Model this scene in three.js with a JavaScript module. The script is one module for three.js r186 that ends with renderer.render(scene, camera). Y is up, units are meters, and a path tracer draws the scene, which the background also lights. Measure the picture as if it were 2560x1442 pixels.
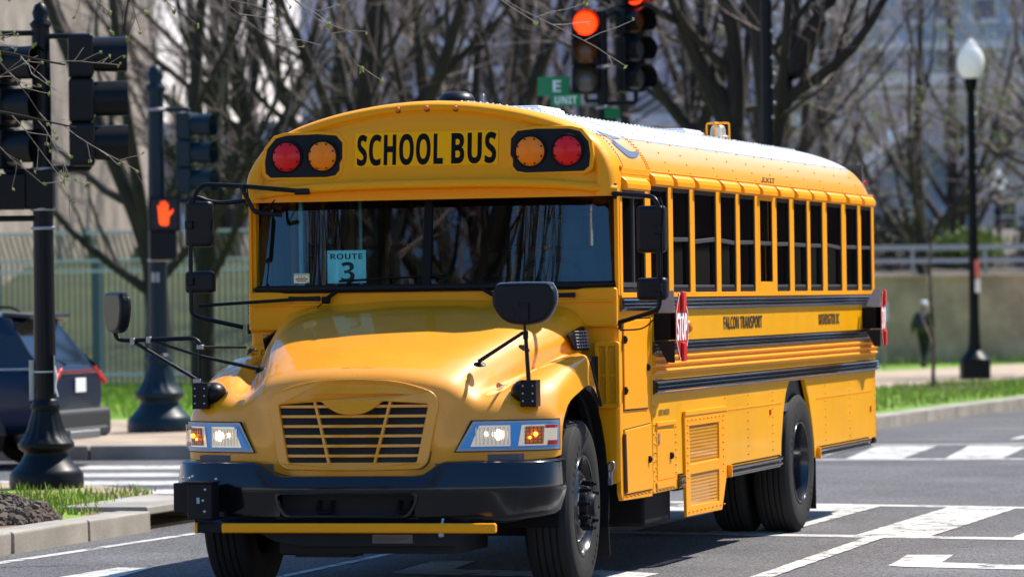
import * as THREE from 'three';
import { mergeGeometries, mergeVertices, toCreasedNormals } from 'three/addons/utils/BufferGeometryUtils.js';
import { RoundedBoxGeometry } from 'three/addons/geometries/RoundedBoxGeometry.js';
import { MarchingCubes } from 'three/addons/objects/MarchingCubes.js';

// ------------------------------------------------------------------ camera, sky, sun, exposure
const scene = new THREE.Scene();
const camera = new THREE.PerspectiveCamera(7.87, 1024 / 576, 0.5, 900);
camera.position.set(7.544, 1.780, 24.747);
{
  const m = new THREE.Matrix4().makeBasis(
    new THREE.Vector3(0.9639, -0.0140, -0.2659), new THREE.Vector3(0.0142, 0.9999, -0.0011), new THREE.Vector3(0.2658, -0.0027, 0.9640));
  camera.quaternion.setFromRotationMatrix(m);
}
camera.focus = 27.5;
camera.userData.fStop = 2.8;
const SUN = new THREE.Vector3(0.45, 1.0, -0.75).normalize();
{
  const w = 512, h = 256, d = new Float32Array(w * h * 4);
  const mix = (a, b, t) => a + (b - a) * t;
  for (let j = 0; j < h; j++) for (let i = 0; i < w; i++) {
    const el = ((j + 0.5) / h - 0.5) * Math.PI, az = ((i + 0.5) / w - 0.5) * 2 * Math.PI;
    const dir = [Math.cos(el) * Math.cos(az), Math.sin(el), Math.cos(el) * Math.sin(az)];
    const c = dir[0] * SUN.x + dir[1] * SUN.y + dir[2] * SUN.z;
    const se = Math.max(0, Math.sin(el)), t = se < 0.2 ? 0.5 * Math.pow(se / 0.2, 0.8) : 0.5 + 0.5 * Math.pow((se - 0.2) / 0.8, 0.6);
    const low = [1.36, 1.14, 0.92], mid = [0.13, 0.36, 0.74], high = [0.05, 0.16, 0.46];
    const glow = 0.30 * Math.exp((c - 1) * 9) + 0.7 * Math.exp((c - 1) * 60);
    const k = (j * w + i) * 4;
    for (let q = 0; q < 3; q++) d[k + q] = (el < 0 ? low[q] * 0.5 : (t < 0.5 ? mix(low[q], mid[q], t * 2) : mix(mid[q], high[q], t * 2 - 1)) + glow * [1, 0.95, 0.86][q]);
    d[k + 3] = 1;
  }
  const sky = new THREE.DataTexture(d, w, h, THREE.RGBAFormat, THREE.FloatType);
  sky.mapping = THREE.EquirectangularReflectionMapping;
  sky.magFilter = THREE.LinearFilter; sky.minFilter = THREE.LinearFilter; sky.wrapS = THREE.RepeatWrapping;
  sky.needsUpdate = true;
  scene.background = sky; scene.environment = sky;
  scene.backgroundIntensity = 0.9; scene.environmentIntensity = 0.9;
}
const sun = new THREE.DirectionalLight(new THREE.Color(1.0, 0.945, 0.86), 5.0);
sun.position.copy(SUN).multiplyScalar(120); sun.target.position.set(0, 0, -10);
sun.castShadow = true; sun.shadow.mapSize.set(4096, 4096);
Object.assign(sun.shadow.camera, { left: -60, right: 60, top: 60, bottom: -60, near: 1, far: 320 });
scene.add(sun, sun.target);
const renderer = new THREE.WebGLRenderer({ antialias: true });
renderer.setSize(1024, 576);
renderer.shadowMap.enabled = true;
renderer.toneMapping = THREE.LinearToneMapping;
renderer.toneMappingExposure = 1.65;

// ------------------------------------------------------------------ helpers
function RNG(seed) { let a = seed >>> 0; return () => { a = (a + 0x6D2B79F5) | 0; let t = Math.imul(a ^ (a >>> 15), 1 | a); t = (t + Math.imul(t ^ (t >>> 7), 61 | t)) ^ t; return ((t ^ (t >>> 14)) >>> 0) / 4294967296; }; }
const V = (x, y, z) => new THREE.Vector3(x, y, z);
const lerp = (a, b, t) => a + (b - a) * t, clamp = (v, a, b) => Math.min(b, Math.max(a, v));
const sstep = (a, b, x) => { const t = clamp((x - a) / (b - a), 0, 1); return t * t * (3 - 2 * t); };
function pw(tab, x) { if (x <= tab[0][0]) return tab[0][1]; for (let i = 1; i < tab.length; i++) if (x <= tab[i][0]) return lerp(tab[i - 1][1], tab[i][1], (x - tab[i - 1][0]) / (tab[i][0] - tab[i - 1][0])); return tab[tab.length - 1][1]; }
const taken = {};
function numbered(n) { if (!(n in taken)) { taken[n] = 0; return n; } taken[n]++; return n + '_' + String(taken[n]).padStart(3, '0'); }
function tag(o, label, category, group) { o.userData.label = label; o.userData.category = category; if (group) o.userData.group = group; return o; }
function thing(name, label, category, pos = [0, 0, 0], turn = 0, group) { const o = new THREE.Group(); o.name = numbered(name); o.position.set(...pos); o.rotation.y = turn; scene.add(o); return tag(o, label, category, group); }
function clean(g) { const q = g.index ? g.toNonIndexed() : g; for (const k of Object.keys(q.attributes)) if (!['position', 'normal', 'uv'].includes(k)) q.deleteAttribute(k); if (!q.attributes.normal) q.computeVertexNormals(); if (!q.attributes.uv) q.setAttribute('uv', new THREE.BufferAttribute(new Float32Array(q.attributes.position.count * 2), 2)); q.morphAttributes = {}; q.clearGroups(); return q; }
function merge(arr) { arr = arr.flat(9); return arr.length === 1 ? arr[0] : mergeGeometries(arr.map(clean), false); }
function mesh(name, geo, mat, parent) { const m = new THREE.Mesh(Array.isArray(geo) ? merge(geo) : geo, mat); m.name = parent ? name : numbered(name); m.castShadow = m.receiveShadow = true; (parent || scene).add(m); return m; }
function struct(name, geo, mat) { const m = mesh(name, geo, mat); m.userData.kind = 'structure'; return m; }
function at(g, p = [0, 0, 0], r = [0, 0, 0]) { g.applyMatrix4(new THREE.Matrix4().compose(V(...p), new THREE.Quaternion().setFromEuler(new THREE.Euler(...r)), V(1, 1, 1))); return g; }
const box = (w, h, d, x = 0, y = 0, z = 0, r = [0, 0, 0]) => at(new THREE.BoxGeometry(w, h, d), [x, y, z], r);
const rbox = (w, h, d, rad, x = 0, y = 0, z = 0, r = [0, 0, 0]) => at(new RoundedBoxGeometry(w, h, d, 2, rad), [x, y, z], r);
const span = (x0, x1, y0, y1, z0, z1, rad) => rad ? rbox(Math.abs(x1 - x0), Math.abs(y1 - y0), Math.abs(z1 - z0), rad, (x0 + x1) / 2, (y0 + y1) / 2, (z0 + z1) / 2) : box(Math.abs(x1 - x0), Math.abs(y1 - y0), Math.abs(z1 - z0), (x0 + x1) / 2, (y0 + y1) / 2, (z0 + z1) / 2);
function rod(p0, p1, r, r2 = r, seg = 8) { const a = V(...p0), b = V(...p1), d = b.clone().sub(a); const g = new THREE.CylinderGeometry(r2, r, d.length(), seg); g.applyMatrix4(new THREE.Matrix4().compose(a.clone().add(b).multiplyScalar(0.5), new THREE.Quaternion().setFromUnitVectors(V(0, 1, 0), d.normalize()), V(1, 1, 1))); return g; }
const ball = (r, x, y, z, s = [1, 1, 1], seg = 10) => { const g = new THREE.SphereGeometry(r, seg, Math.max(6, seg * 0.7 | 0)); g.scale(...s); return at(g, [x, y, z]); };
const lathe = (pts, seg = 24) => new THREE.LatheGeometry(pts.map(p => new THREE.Vector2(p[0], p[1])), seg);
function curve(pts, r = 0.06) { // polyline with rounded corners
  const P = pts.map(p => V(...p)), cp = new THREE.CurvePath(); let prev = P[0];
  for (let i = 1; i < P.length - 1; i++) { const a = P[i - 1].clone().sub(P[i]), b = P[i + 1].clone().sub(P[i]); const q = Math.min(r, a.length() * 0.48, b.length() * 0.48); const A = P[i].clone().addScaledVector(a.normalize(), q), B = P[i].clone().addScaledVector(b.normalize(), q); cp.add(new THREE.LineCurve3(prev, A)); cp.add(new THREE.QuadraticBezierCurve3(A, P[i].clone(), B)); prev = B; }
  cp.add(new THREE.LineCurve3(prev, P[P.length - 1])); return cp;
}
const bent = (pts, rad, cr = 0.06, seg = 8, n = 36) => new THREE.TubeGeometry(curve(pts, cr), n, rad, seg, false);
const wire = (pts, rad, n = 20, seg = 6) => new THREE.TubeGeometry(new THREE.CatmullRomCurve3(pts.map(p => V(...p))), n, rad, seg, false);
function extr(pts, depth, bevel = 0, holes = []) { const s = new THREE.Shape(pts.map(p => new THREE.Vector2(p[0], p[1]))); for (const h of holes) s.holes.push(new THREE.Path(h.map(p => new THREE.Vector2(p[0], p[1])))); return new THREE.ExtrudeGeometry(s, { depth, bevelEnabled: bevel > 0, bevelThickness: bevel, bevelSize: bevel, bevelSegments: 2, curveSegments: 8 }); }
// extrude a (z,y) outline along x: local (px,py,depth) -> world (x0+depth, py, px)
function extrX(pts, x0, x1, bevel = 0, holes = []) { const g = extr(pts.map(p => [-p[0], p[1]]), Math.abs(x1 - x0) - 2 * bevel, bevel, holes.map(h => h.map(p => [-p[0], p[1]]))); g.rotateY(Math.PI / 2); g.translate(Math.min(x0, x1) + bevel, 0, 0); return g; }
const smoothPoly = (pts, n = 60, closed = true) => new THREE.CatmullRomCurve3(pts.map(p => V(p[0], p[1], 0)), closed, 'catmullrom', 0.5).getPoints(n).slice(0, closed ? n : n + 1).map(p => [p.x, p.y]);
function roundPoly(pts, r, k = 5) { const o = [], n = pts.length; for (let i = 0; i < n; i++) { const p = pts[i], a = pts[(i + n - 1) % n], b = pts[(i + 1) % n]; const la = Math.hypot(a[0] - p[0], a[1] - p[1]), lb = Math.hypot(b[0] - p[0], b[1] - p[1]); const q = Math.min(p[2] ?? r, la * 0.49, lb * 0.49); const A = [p[0] + (a[0] - p[0]) * q / la, p[1] + (a[1] - p[1]) * q / la], B = [p[0] + (b[0] - p[0]) * q / lb, p[1] + (b[1] - p[1]) * q / lb]; for (let j = 0; j <= k; j++) { const t = j / k; o.push([(1 - t) ** 2 * A[0] + 2 * t * (1 - t) * p[0] + t * t * B[0], (1 - t) ** 2 * A[1] + 2 * t * (1 - t) * p[1] + t * t * B[1]]); } } return o; }
function gridGeo(rows, keep, uvScale = 1) { // rows[j][i] = [x,y,z]
  const nj = rows.length, ni = rows[0].length, pos = new Float32Array(nj * ni * 3), uv = new Float32Array(nj * ni * 2), idx = [];
  for (let j = 0; j < nj; j++) { let s = 0; for (let i = 0; i < ni; i++) { const p = rows[j][i]; pos.set(p, (j * ni + i) * 3); if (i) { const q = rows[j][i - 1]; s += Math.hypot(p[0] - q[0], p[1] - q[1], p[2] - q[2]); } uv[(j * ni + i) * 2] = s * uvScale; const a = rows[0][i]; uv[(j * ni + i) * 2 + 1] = (j ? Math.hypot(p[0] - a[0], p[1] - a[1], p[2] - a[2]) : 0) * uvScale; } }
  for (let j = 0; j < nj - 1; j++) for (let i = 0; i < ni - 1; i++) { const a = j * ni + i, b = a + 1, c = a + ni, d = c + 1; if (keep && !keep((rows[j][i][0] + rows[j + 1][i + 1][0]) / 2, (rows[j][i][1] + rows[j + 1][i + 1][1]) / 2, (rows[j][i][2] + rows[j + 1][i + 1][2]) / 2)) continue; idx.push(a, b, d, a, d, c); }
  const g = new THREE.BufferGeometry(); g.setAttribute('position', new THREE.BufferAttribute(pos, 3)); g.setAttribute('uv', new THREE.BufferAttribute(uv, 2)); g.setIndex(idx); g.computeVertexNormals(); return g;
}
function refine(net, nu, nv) { // catmull-rom refinement of a control net
  const rows = net.map(r => new THREE.CatmullRomCurve3(r.map(p => V(...p)), false, 'centripetal').getPoints(nu * (r.length - 1)));
  const cols = rows[0].map((_, i) => new THREE.CatmullRomCurve3(rows.map(r => r[i]), false, 'centripetal').getPoints(nv * (net.length - 1)));
  return cols[0].map((_, j) => cols.map(c => [c[j].x, c[j].y, c[j].z]));
}
function warp(g, f) { const p = g.attributes.position; for (let i = 0; i < p.count; i++) { const q = f(p.getX(i), p.getY(i), p.getZ(i)); p.setXYZ(i, ...q); } g.computeVertexNormals(); return g; }
function boxUV(g, s = 1) { // uv in metres by dominant axis of the face
  g = g.index ? g.toNonIndexed() : g; const p = g.attributes.position, n = p.count, uv = new Float32Array(n * 2); const a = V(), b = V(), c = V();
  for (let i = 0; i < n; i += 3) { a.fromBufferAttribute(p, i); b.fromBufferAttribute(p, i + 1); c.fromBufferAttribute(p, i + 2); const nn = b.clone().sub(a).cross(c.clone().sub(a)); const ax = Math.abs(nn.x), ay = Math.abs(nn.y), az = Math.abs(nn.z); for (let k = 0; k < 3; k++) { const q = [a, b, c][k]; const [u, v] = ay >= ax && ay >= az ? [q.x, q.z] : ax >= az ? [q.z, q.y] : [q.x, q.y]; uv[(i + k) * 2] = u * s; uv[(i + k) * 2 + 1] = v * s; } }
  g.setAttribute('uv', new THREE.BufferAttribute(uv, 2)); return g;
}
// ------------------------------------------------------------------ textures
function hash2(x, y, s) { let h = Math.imul(x, 374761393) + Math.imul(y, 668265263) + Math.imul(s, 1274126177); h = Math.imul(h ^ (h >>> 13), 1274126177); return ((h ^ (h >>> 16)) >>> 0) / 4294967296; }
function vnoise(x, y, per, s) { const xi = Math.floor(x), yi = Math.floor(y), fx = x - xi, fy = y - yi; const u = fx * fx * (3 - 2 * fx), v = fy * fy * (3 - 2 * fy); const w = k => ((k % per) + per) % per; return lerp(lerp(hash2(w(xi), w(yi), s), hash2(w(xi + 1), w(yi), s), u), lerp(hash2(w(xi), w(yi + 1), s), hash2(w(xi + 1), w(yi + 1), s), u), v); }
function fbm(u, v, base, oct, s) { let a = 0.5, t = 0, n = 0, f = base; for (let i = 0; i < oct; i++) { t += a * vnoise(u * f, v * f, f, s + i); n += a; a *= 0.5; f *= 2; } return t / n; }
function dtex(size, f, srgb = true, rep) { const d = new Uint8Array(size * size * 4); for (let j = 0; j < size; j++) for (let i = 0; i < size; i++) { const c = f(i / size, j / size, i, j); const k = (j * size + i) * 4; for (let q = 0; q < 3; q++) d[k + q] = clamp(Math.round((Array.isArray(c) ? c[q] : c) * 255), 0, 255); d[k + 3] = 255; } const t = new THREE.DataTexture(d, size, size); t.wrapS = t.wrapT = THREE.RepeatWrapping; t.magFilter = THREE.LinearFilter; t.minFilter = THREE.LinearMipmapLinearFilter; t.generateMipmaps = true; if (srgb) t.colorSpace = THREE.SRGBColorSpace; if (rep) t.repeat.set(rep, rep); t.needsUpdate = true; return t; }
function ctex(w, h, draw) { const c = document.createElement('canvas'); c.width = w; c.height = h; const x = c.getContext('2d'); draw(x, w, h); const t = new THREE.CanvasTexture(c); t.colorSpace = THREE.SRGBColorSpace; t.magFilter = THREE.LinearFilter; return t; }
function fitText(x, s, cx, cy, w, h, color, bold = 0, font = 'bold 200px sans-serif') { // letters stretched to an exact box
  x.save(); x.font = font; x.textAlign = 'left'; x.textBaseline = 'alphabetic'; const m = x.measureText(s), a = m.actualBoundingBoxAscent, l = m.actualBoundingBoxLeft || 0, r = m.actualBoundingBoxRight; const cap = a > 20 ? a : 146, W = r > 20 ? r + l : m.width; x.translate(cx - w / 2, cy + h / 2); x.scale(w / W, h / cap); x.translate(r > 20 ? l : 0, 0); x.fillStyle = color; x.fillText(s, 0, 0); if (bold) { x.strokeStyle = color; x.lineWidth = bold; x.strokeText(s, 0, 0); } x.restore();
}
const asphaltMap = dtex(1024, (u, v, i, j) => { const sp = hash2(i, j, 5), sp2 = hash2(i >> 1, j >> 1, 9), sp3 = hash2(i >> 2, j >> 2, 15); const big = fbm(u, v, 4, 4, 21); let k = 0.74 + 0.42 * (sp - 0.5) + 0.55 * (sp2 - 0.5) + 0.30 * (big - 0.5) + 0.42 * (sp3 - 0.5); if (sp2 > 0.93) k += 0.35; if (sp2 < 0.08) k -= 0.25; return [k, k * 0.985, k * 0.975]; }, true, 1 / 4);
const asphaltBump = dtex(512, (u, v, i, j) => 0.5 * hash2(i >> 1, j >> 1, 3) + 0.5 * hash2(i, j, 7), false, 1 / 2.5);
const concreteMap = dtex(512, (u, v, i, j) => { const k = 0.84 + 0.16 * (hash2(i, j, 2) - 0.5) + 0.34 * (fbm(u, v, 5, 5, 40) - 0.5); return [k, k * 0.98, k * 0.95]; }, true, 1 / 2.2);
const paintMap = dtex(1024, (u, v, i, j) => { const n = fbm(u, v, 16, 4, 60), f = hash2(i, j, 4), c = hash2(i >> 1, j >> 1, 12); let k = 0.93 + 0.05 * (f - 0.5) - 0.09 * sstep(0.5, 0.75, fbm(u, v, 6, 3, 71)); if (c > 0.965 || n > 0.74 && c > 0.5) k *= 0.62; return [k, k * 0.99, k * 0.97]; }, true, 1 / 3);
const wearMap = dtex(1024, (u, v, i, j) => { const n = fbm(u, v, 24, 4, 210), c = hash2(i >> 1, j >> 1, 44), b = fbm(u, v, 5, 3, 230); return (n > 0.70 - 0.10 * (b > 0.56 ? 1 : 0) && c > 0.35) || c > 0.985 ? 0 : 1; }, false, 1 / 3);
const waveBump = dtex(256, (u, v) => fbm(u, v, 3, 2, 90), false);
const grimeRough = dtex(512, (u, v, i, j) => { const k = 0.78 + 0.3 * (fbm(u, v, 6, 5, 130) - 0.5) + 0.08 * (hash2(i, j, 8) - 0.5); return [k, k, k]; }, false);
const barkMap = dtex(256, (u, v, i, j) => { const k = 0.55 + 0.5 * (fbm(u * 1, v * 0.25, 16, 4, 77) - 0.5) + 0.25 * (hash2(i, j, 1) - 0.5); return [k, k * 0.93, k * 0.86]; }, true);
// ------------------------------------------------------------------ materials
const lin = (r, g, b) => new THREE.Color().setRGB(r, g, b);
const std = (r, g, b, rough = 0.7, metal = 0, o = {}) => new THREE.MeshStandardMaterial({ color: lin(r, g, b), roughness: rough, metalness: metal, side: THREE.DoubleSide, ...o });
const phy = (r, g, b, rough, o = {}) => new THREE.MeshPhysicalMaterial({ color: lin(r, g, b), roughness: rough, side: THREE.DoubleSide, ...o });
const rough = (rep) => { const t = grimeRough.clone(); t.repeat.set(rep, rep); t.needsUpdate = true; return t; };
const wave = (rep) => { const t = waveBump.clone(); t.repeat.set(rep, rep); t.needsUpdate = true; return t; };
const mottleMap = dtex(512, (u, v, i, j) => { const n = fbm(u, v, 8, 5, 160), f = hash2(i, j, 66), sp = hash2(i >> 1, j >> 1, 67); const k = 0.97 + 0.05 * (n - 0.5) + 0.015 * (f - 0.5) - (sp > 0.9985 ? 0.22 : 0); return [k, k, k]; }, true);
const mottle = (rep) => { const t = mottleMap.clone(); t.repeat.set(rep, rep); t.needsUpdate = true; return t; };
const M = {
  yellow: phy(0.93, 0.345, 0.0, 0.45, { clearcoat: 0.12, clearcoatRoughness: 0.1, specularIntensity: 0.4 }),
  yellowSide: phy(0.94, 0.42, 0.0, 0.45, { specularIntensity: 0.4, clearcoat: 0.3, clearcoatRoughness: 0.06, bumpMap: wave(0.55), bumpScale: 0.02, map: mottle(0.7), roughnessMap: rough(0.6) }),
  yellowRoof: phy(0.90, 0.38, 0.004, 0.5, { clearcoat: 1, clearcoatRoughness: 0.26, bumpMap: wave(0.5), bumpScale: 0.012 }),
  hood: phy(0.92, 0.345, 0.0, 0.5, { clearcoat: 0.8, clearcoatRoughness: 0.08, specularIntensity: 0.6, map: mottle(0.9), bumpMap: wave(1.2), bumpScale: 0.003 }),
  whiteRoof: phy(0.78, 0.78, 0.78, 0.4, { clearcoat: 0.6, clearcoatRoughness: 0.15 }),
  black: phy(0.006, 0.007, 0.008, 0.4, { specularIntensity: 0.4 }),
  rail: phy(0.008, 0.009, 0.010, 0.2, { clearcoat: 1, clearcoatRoughness: 0.08 }),
  gloss: phy(0.004, 0.005, 0.007, 0.16, { clearcoat: 0.35, clearcoatRoughness: 0.06, specularIntensity: 0.7, bumpMap: wave(2.2), bumpScale: 0.004 }),
  matte: phy(0.006, 0.006, 0.007, 0.7, { specularIntensity: 0.35 }), plastic: phy(0.008, 0.009, 0.011, 0.4, { specularIntensity: 0.4 }),
  rubber: phy(0.016, 0.0155, 0.015, 0.8, { specularIntensity: 0.4 }), rubberSide: phy(0.024, 0.023, 0.022, 0.8, { specularIntensity: 0.4 }),
  dark: phy(0.03, 0.03, 0.031, 0.85, { specularIntensity: 0.4 }), rim: phy(0.012, 0.014, 0.018, 0.22, { clearcoat: 0.5, clearcoatRoughness: 0.1 }),
  steel: std(0.55, 0.55, 0.56, 0.32, 1), steelDull: std(0.35, 0.35, 0.36, 0.5, 1), sash: phy(0.05, 0.05, 0.052, 0.4, { specularIntensity: 0.8 }), alu: std(0.7, 0.7, 0.71, 0.4, 0.9),
  windshield: phy(0.42, 0.80, 0.82, 0.0, { transmission: 1, thickness: 0, ior: 1.85, specularIntensity: 1 }),
  tint: phy(0.03, 0.034, 0.032, 0.0, { transmission: 1, thickness: 0, ior: 1.45 }),
  clear: phy(0.97, 0.97, 0.97, 0.02, { transmission: 1, thickness: 0, ior: 1.5 }),
  blue: phy(0.015, 0.36, 0.78, 0.35, { clearcoat: 0.15, clearcoatRoughness: 0.08 }), bezelGrey: phy(0.30, 0.36, 0.40, 0.3, { clearcoat: 0.6 }),
  lampRed: phy(0.72, 0.010, 0.012, 0.3, { specularIntensity: 0.4, clearcoat: 0.2, clearcoatRoughness: 0.08 }), lampAmber: phy(0.95, 0.22, 0.003, 0.3, { specularIntensity: 0.4, clearcoat: 0.2, clearcoatRoughness: 0.08 }),
  chrome: std(0.85, 0.85, 0.86, 0.12, 1), reflector: std(0.92, 0.84, 0.70, 0.28, 1), amberLens: phy(0.85, 0.24, 0.02, 0.3, { clearcoat: 0.3 }),
  headGlow: std(1, 0.9, 0.75, 0.5, 0, { emissive: lin(1, 0.76, 0.46), emissiveIntensity: 9 }), amberGlow: std(0.9, 0.3, 0.03, 0.4, 0, { emissive: lin(1, 0.26, 0.015), emissiveIntensity: 4 }),
  interior: std(0.05, 0.052, 0.055, 0.8), seat: std(0.035, 0.04, 0.045, 0.6), ceiling: std(0.16, 0.16, 0.16, 0.7), white: std(0.78, 0.78, 0.77, 0.5), letter: std(0.012, 0.012, 0.012, 0.5),
  stopRed: phy(0.42, 0.010, 0.010, 0.45, { specularIntensity: 0.4 }), greyPanel: std(0.30, 0.31, 0.33, 0.45), rust: std(0.12, 0.06, 0.03, 0.8),
  asphalt: new THREE.MeshStandardMaterial({ map: asphaltMap, color: lin(0.205, 0.205, 0.212), roughness: 0.93, vertexColors: true, bumpMap: asphaltBump, bumpScale: 0.006 }),
  roadPaint: new THREE.MeshStandardMaterial({ map: paintMap, alphaMap: wearMap, alphaTest: 0.5, color: lin(0.62, 0.615, 0.60), roughness: 0.75, side: THREE.DoubleSide }),
  concrete: new THREE.MeshStandardMaterial({ map: concreteMap, color: lin(0.44, 0.41, 0.375), roughness: 0.9, side: THREE.DoubleSide }),
  kerb: new THREE.MeshStandardMaterial({ map: concreteMap, color: lin(0.45, 0.43, 0.395), roughness: 0.9, side: THREE.DoubleSide }),
  wall: new THREE.MeshStandardMaterial({ map: concreteMap, color: lin(0.74, 0.56, 0.42), roughness: 0.92, side: THREE.DoubleSide }),
  iron: phy(0.004, 0.006, 0.008, 0.42, { specularIntensity: 0.35, clearcoat: 0.04, clearcoatRoughness: 0.25 }),
  ironTeal: phy(0.006, 0.020, 0.030, 0.42, { specularIntensity: 0.4, clearcoat: 0.04, clearcoatRoughness: 0.3 }),
  bark: new THREE.MeshStandardMaterial({ map: barkMap, color: lin(0.10, 0.088, 0.078), roughness: 0.95 }),
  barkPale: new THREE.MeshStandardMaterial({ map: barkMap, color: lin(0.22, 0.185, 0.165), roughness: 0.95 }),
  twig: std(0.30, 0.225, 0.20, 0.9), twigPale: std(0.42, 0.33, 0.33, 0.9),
  grass: std(0.13, 0.25, 0.03, 0.9), soil: std(0.11, 0.085, 0.066, 0.95),
};
// ------------------------------------------------------------------ school bus
const bus = thing('school_bus', 'yellow school bus with black rub rails stopped across the crosswalk', 'school bus');
const B = (name, geo, mat, parent = bus) => mesh(name, geo, mat, parent);
const ZR = -9.46; // rear of the body
const WIN = [[-1.56, -2.07], [-2.19, -2.70], [-2.83, -3.51], [-3.64, -4.145], [-4.26, -4.785], [-4.905, -5.41], [-5.535, -6.02], [-6.17, -6.68], [-6.79, -7.29], [-7.45, -8.07], [-8.24, -8.76], [-8.89, -9.36]];
const capHalf = [[1.222, 2.42], [1.224, 2.56], [1.205, 2.635], [1.165, 2.705], [1.09, 2.79], [0.97, 2.865], [0.82, 2.925], [0.62, 2.98], [0.40, 3.02], [0.2, 3.042], [0, 3.05]];
const outline = smoothPoly([...capHalf, ...capHalf.slice(0, -1).reverse().map(p => [-p[0], p[1]])], 96, false);
// roof
{
  const zs = [-0.80]; for (let z = -1.1; z > -9.15; z -= 0.32) zs.push(z); zs.push(-9.15, -9.28, -9.36, -9.42, -9.46, -9.48);
  const sec = outline.filter(p => p[1] > 2.555);
  const rows = zs.map(z => { const k = z < -9.15 ? 1 - 0.13 * Math.pow((-9.15 - z) / 0.33, 2.6) : 1; return sec.map(p => [p[0] * (1 - (1 - k) * 0.35), 2.5 + (p[1] - 2.5) * k, z]); });
  B('roof_side_panel', gridGeo(rows.map(r => r.filter((p, i) => sec[i][0] >= 1.04))), M.yellowRoof);
  B('roof_side_panel', gridGeo(rows.map(r => r.filter((p, i) => sec[i][0] <= -1.04))), M.yellowRoof);
  B('roof_top', gridGeo(rows.map(r => r.filter((p, i) => Math.abs(sec[i][0]) <= 1.075))), M.whiteRoof);
  B('ceiling_liner', gridGeo([[-0.9, 0], [-9.4, 0]].map(([z]) => sec.map(p => [p[0] * 0.965, p[1] - 0.05, z]))), M.ceiling);
  // roof hatches and strobe
  const hatch = (z) => { const h = B('roof_hatch', rbox(0.58, 0.025, 0.58, 0.012, 0, 3.066, z), M.whiteRoof); B('hatch_rim', rbox(0.62, 0.03, 0.62, 0.012, 0, 3.048, z), M.white, h); };
  hatch(-2.6); hatch(-6.9);
  const dome = B('roof_vent', lathe([[0, 0.075], [0.06, 0.07], [0.1, 0.05], [0.118, 0.02], [0.12, 0]], 28).translate(0.10, 3.045, -0.98), M.plastic);
  B('vent_base', lathe([[0, 0.012], [0.135, 0.012], [0.14, 0]], 28).translate(0.10, 3.038, -0.98), M.plastic, dome);
  B('antenna', [rod([0.27, 3.03, -1.0], [0.27, 3.085, -1.0], 0.006), ball(0.01, 0.27, 3.088, -1.0)], M.steelDull);
  const strobe = B('strobe_light', lathe([[0, 0.10], [0.045, 0.095], [0.058, 0.07], [0.062, 0.02], [0.085, 0.015], [0.085, 0]], 20).translate(0.42, 3.02, -7.2), M.clear.clone());
  strobe.material.color = lin(0.9, 0.88, 0.8); strobe.material.roughness = 0.4;
  B('strobe_core', rod([0.42, 3.03, -7.2], [0.42, 3.10, -7.2], 0.03, 0.03, 12), M.white, strobe);
  B('strobe_guard', [bent([[0.33, 3.0, -7.2], [0.33, 3.135, -7.2], [0.51, 3.135, -7.2], [0.51, 3.0, -7.2]], 0.008, 0.02), bent([[0.42, 3.0, -7.1], [0.42, 3.135, -7.1], [0.42, 3.135, -7.3], [0.42, 3.0, -7.3]], 0.008, 0.02)], M.yellow, strobe);
}
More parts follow.
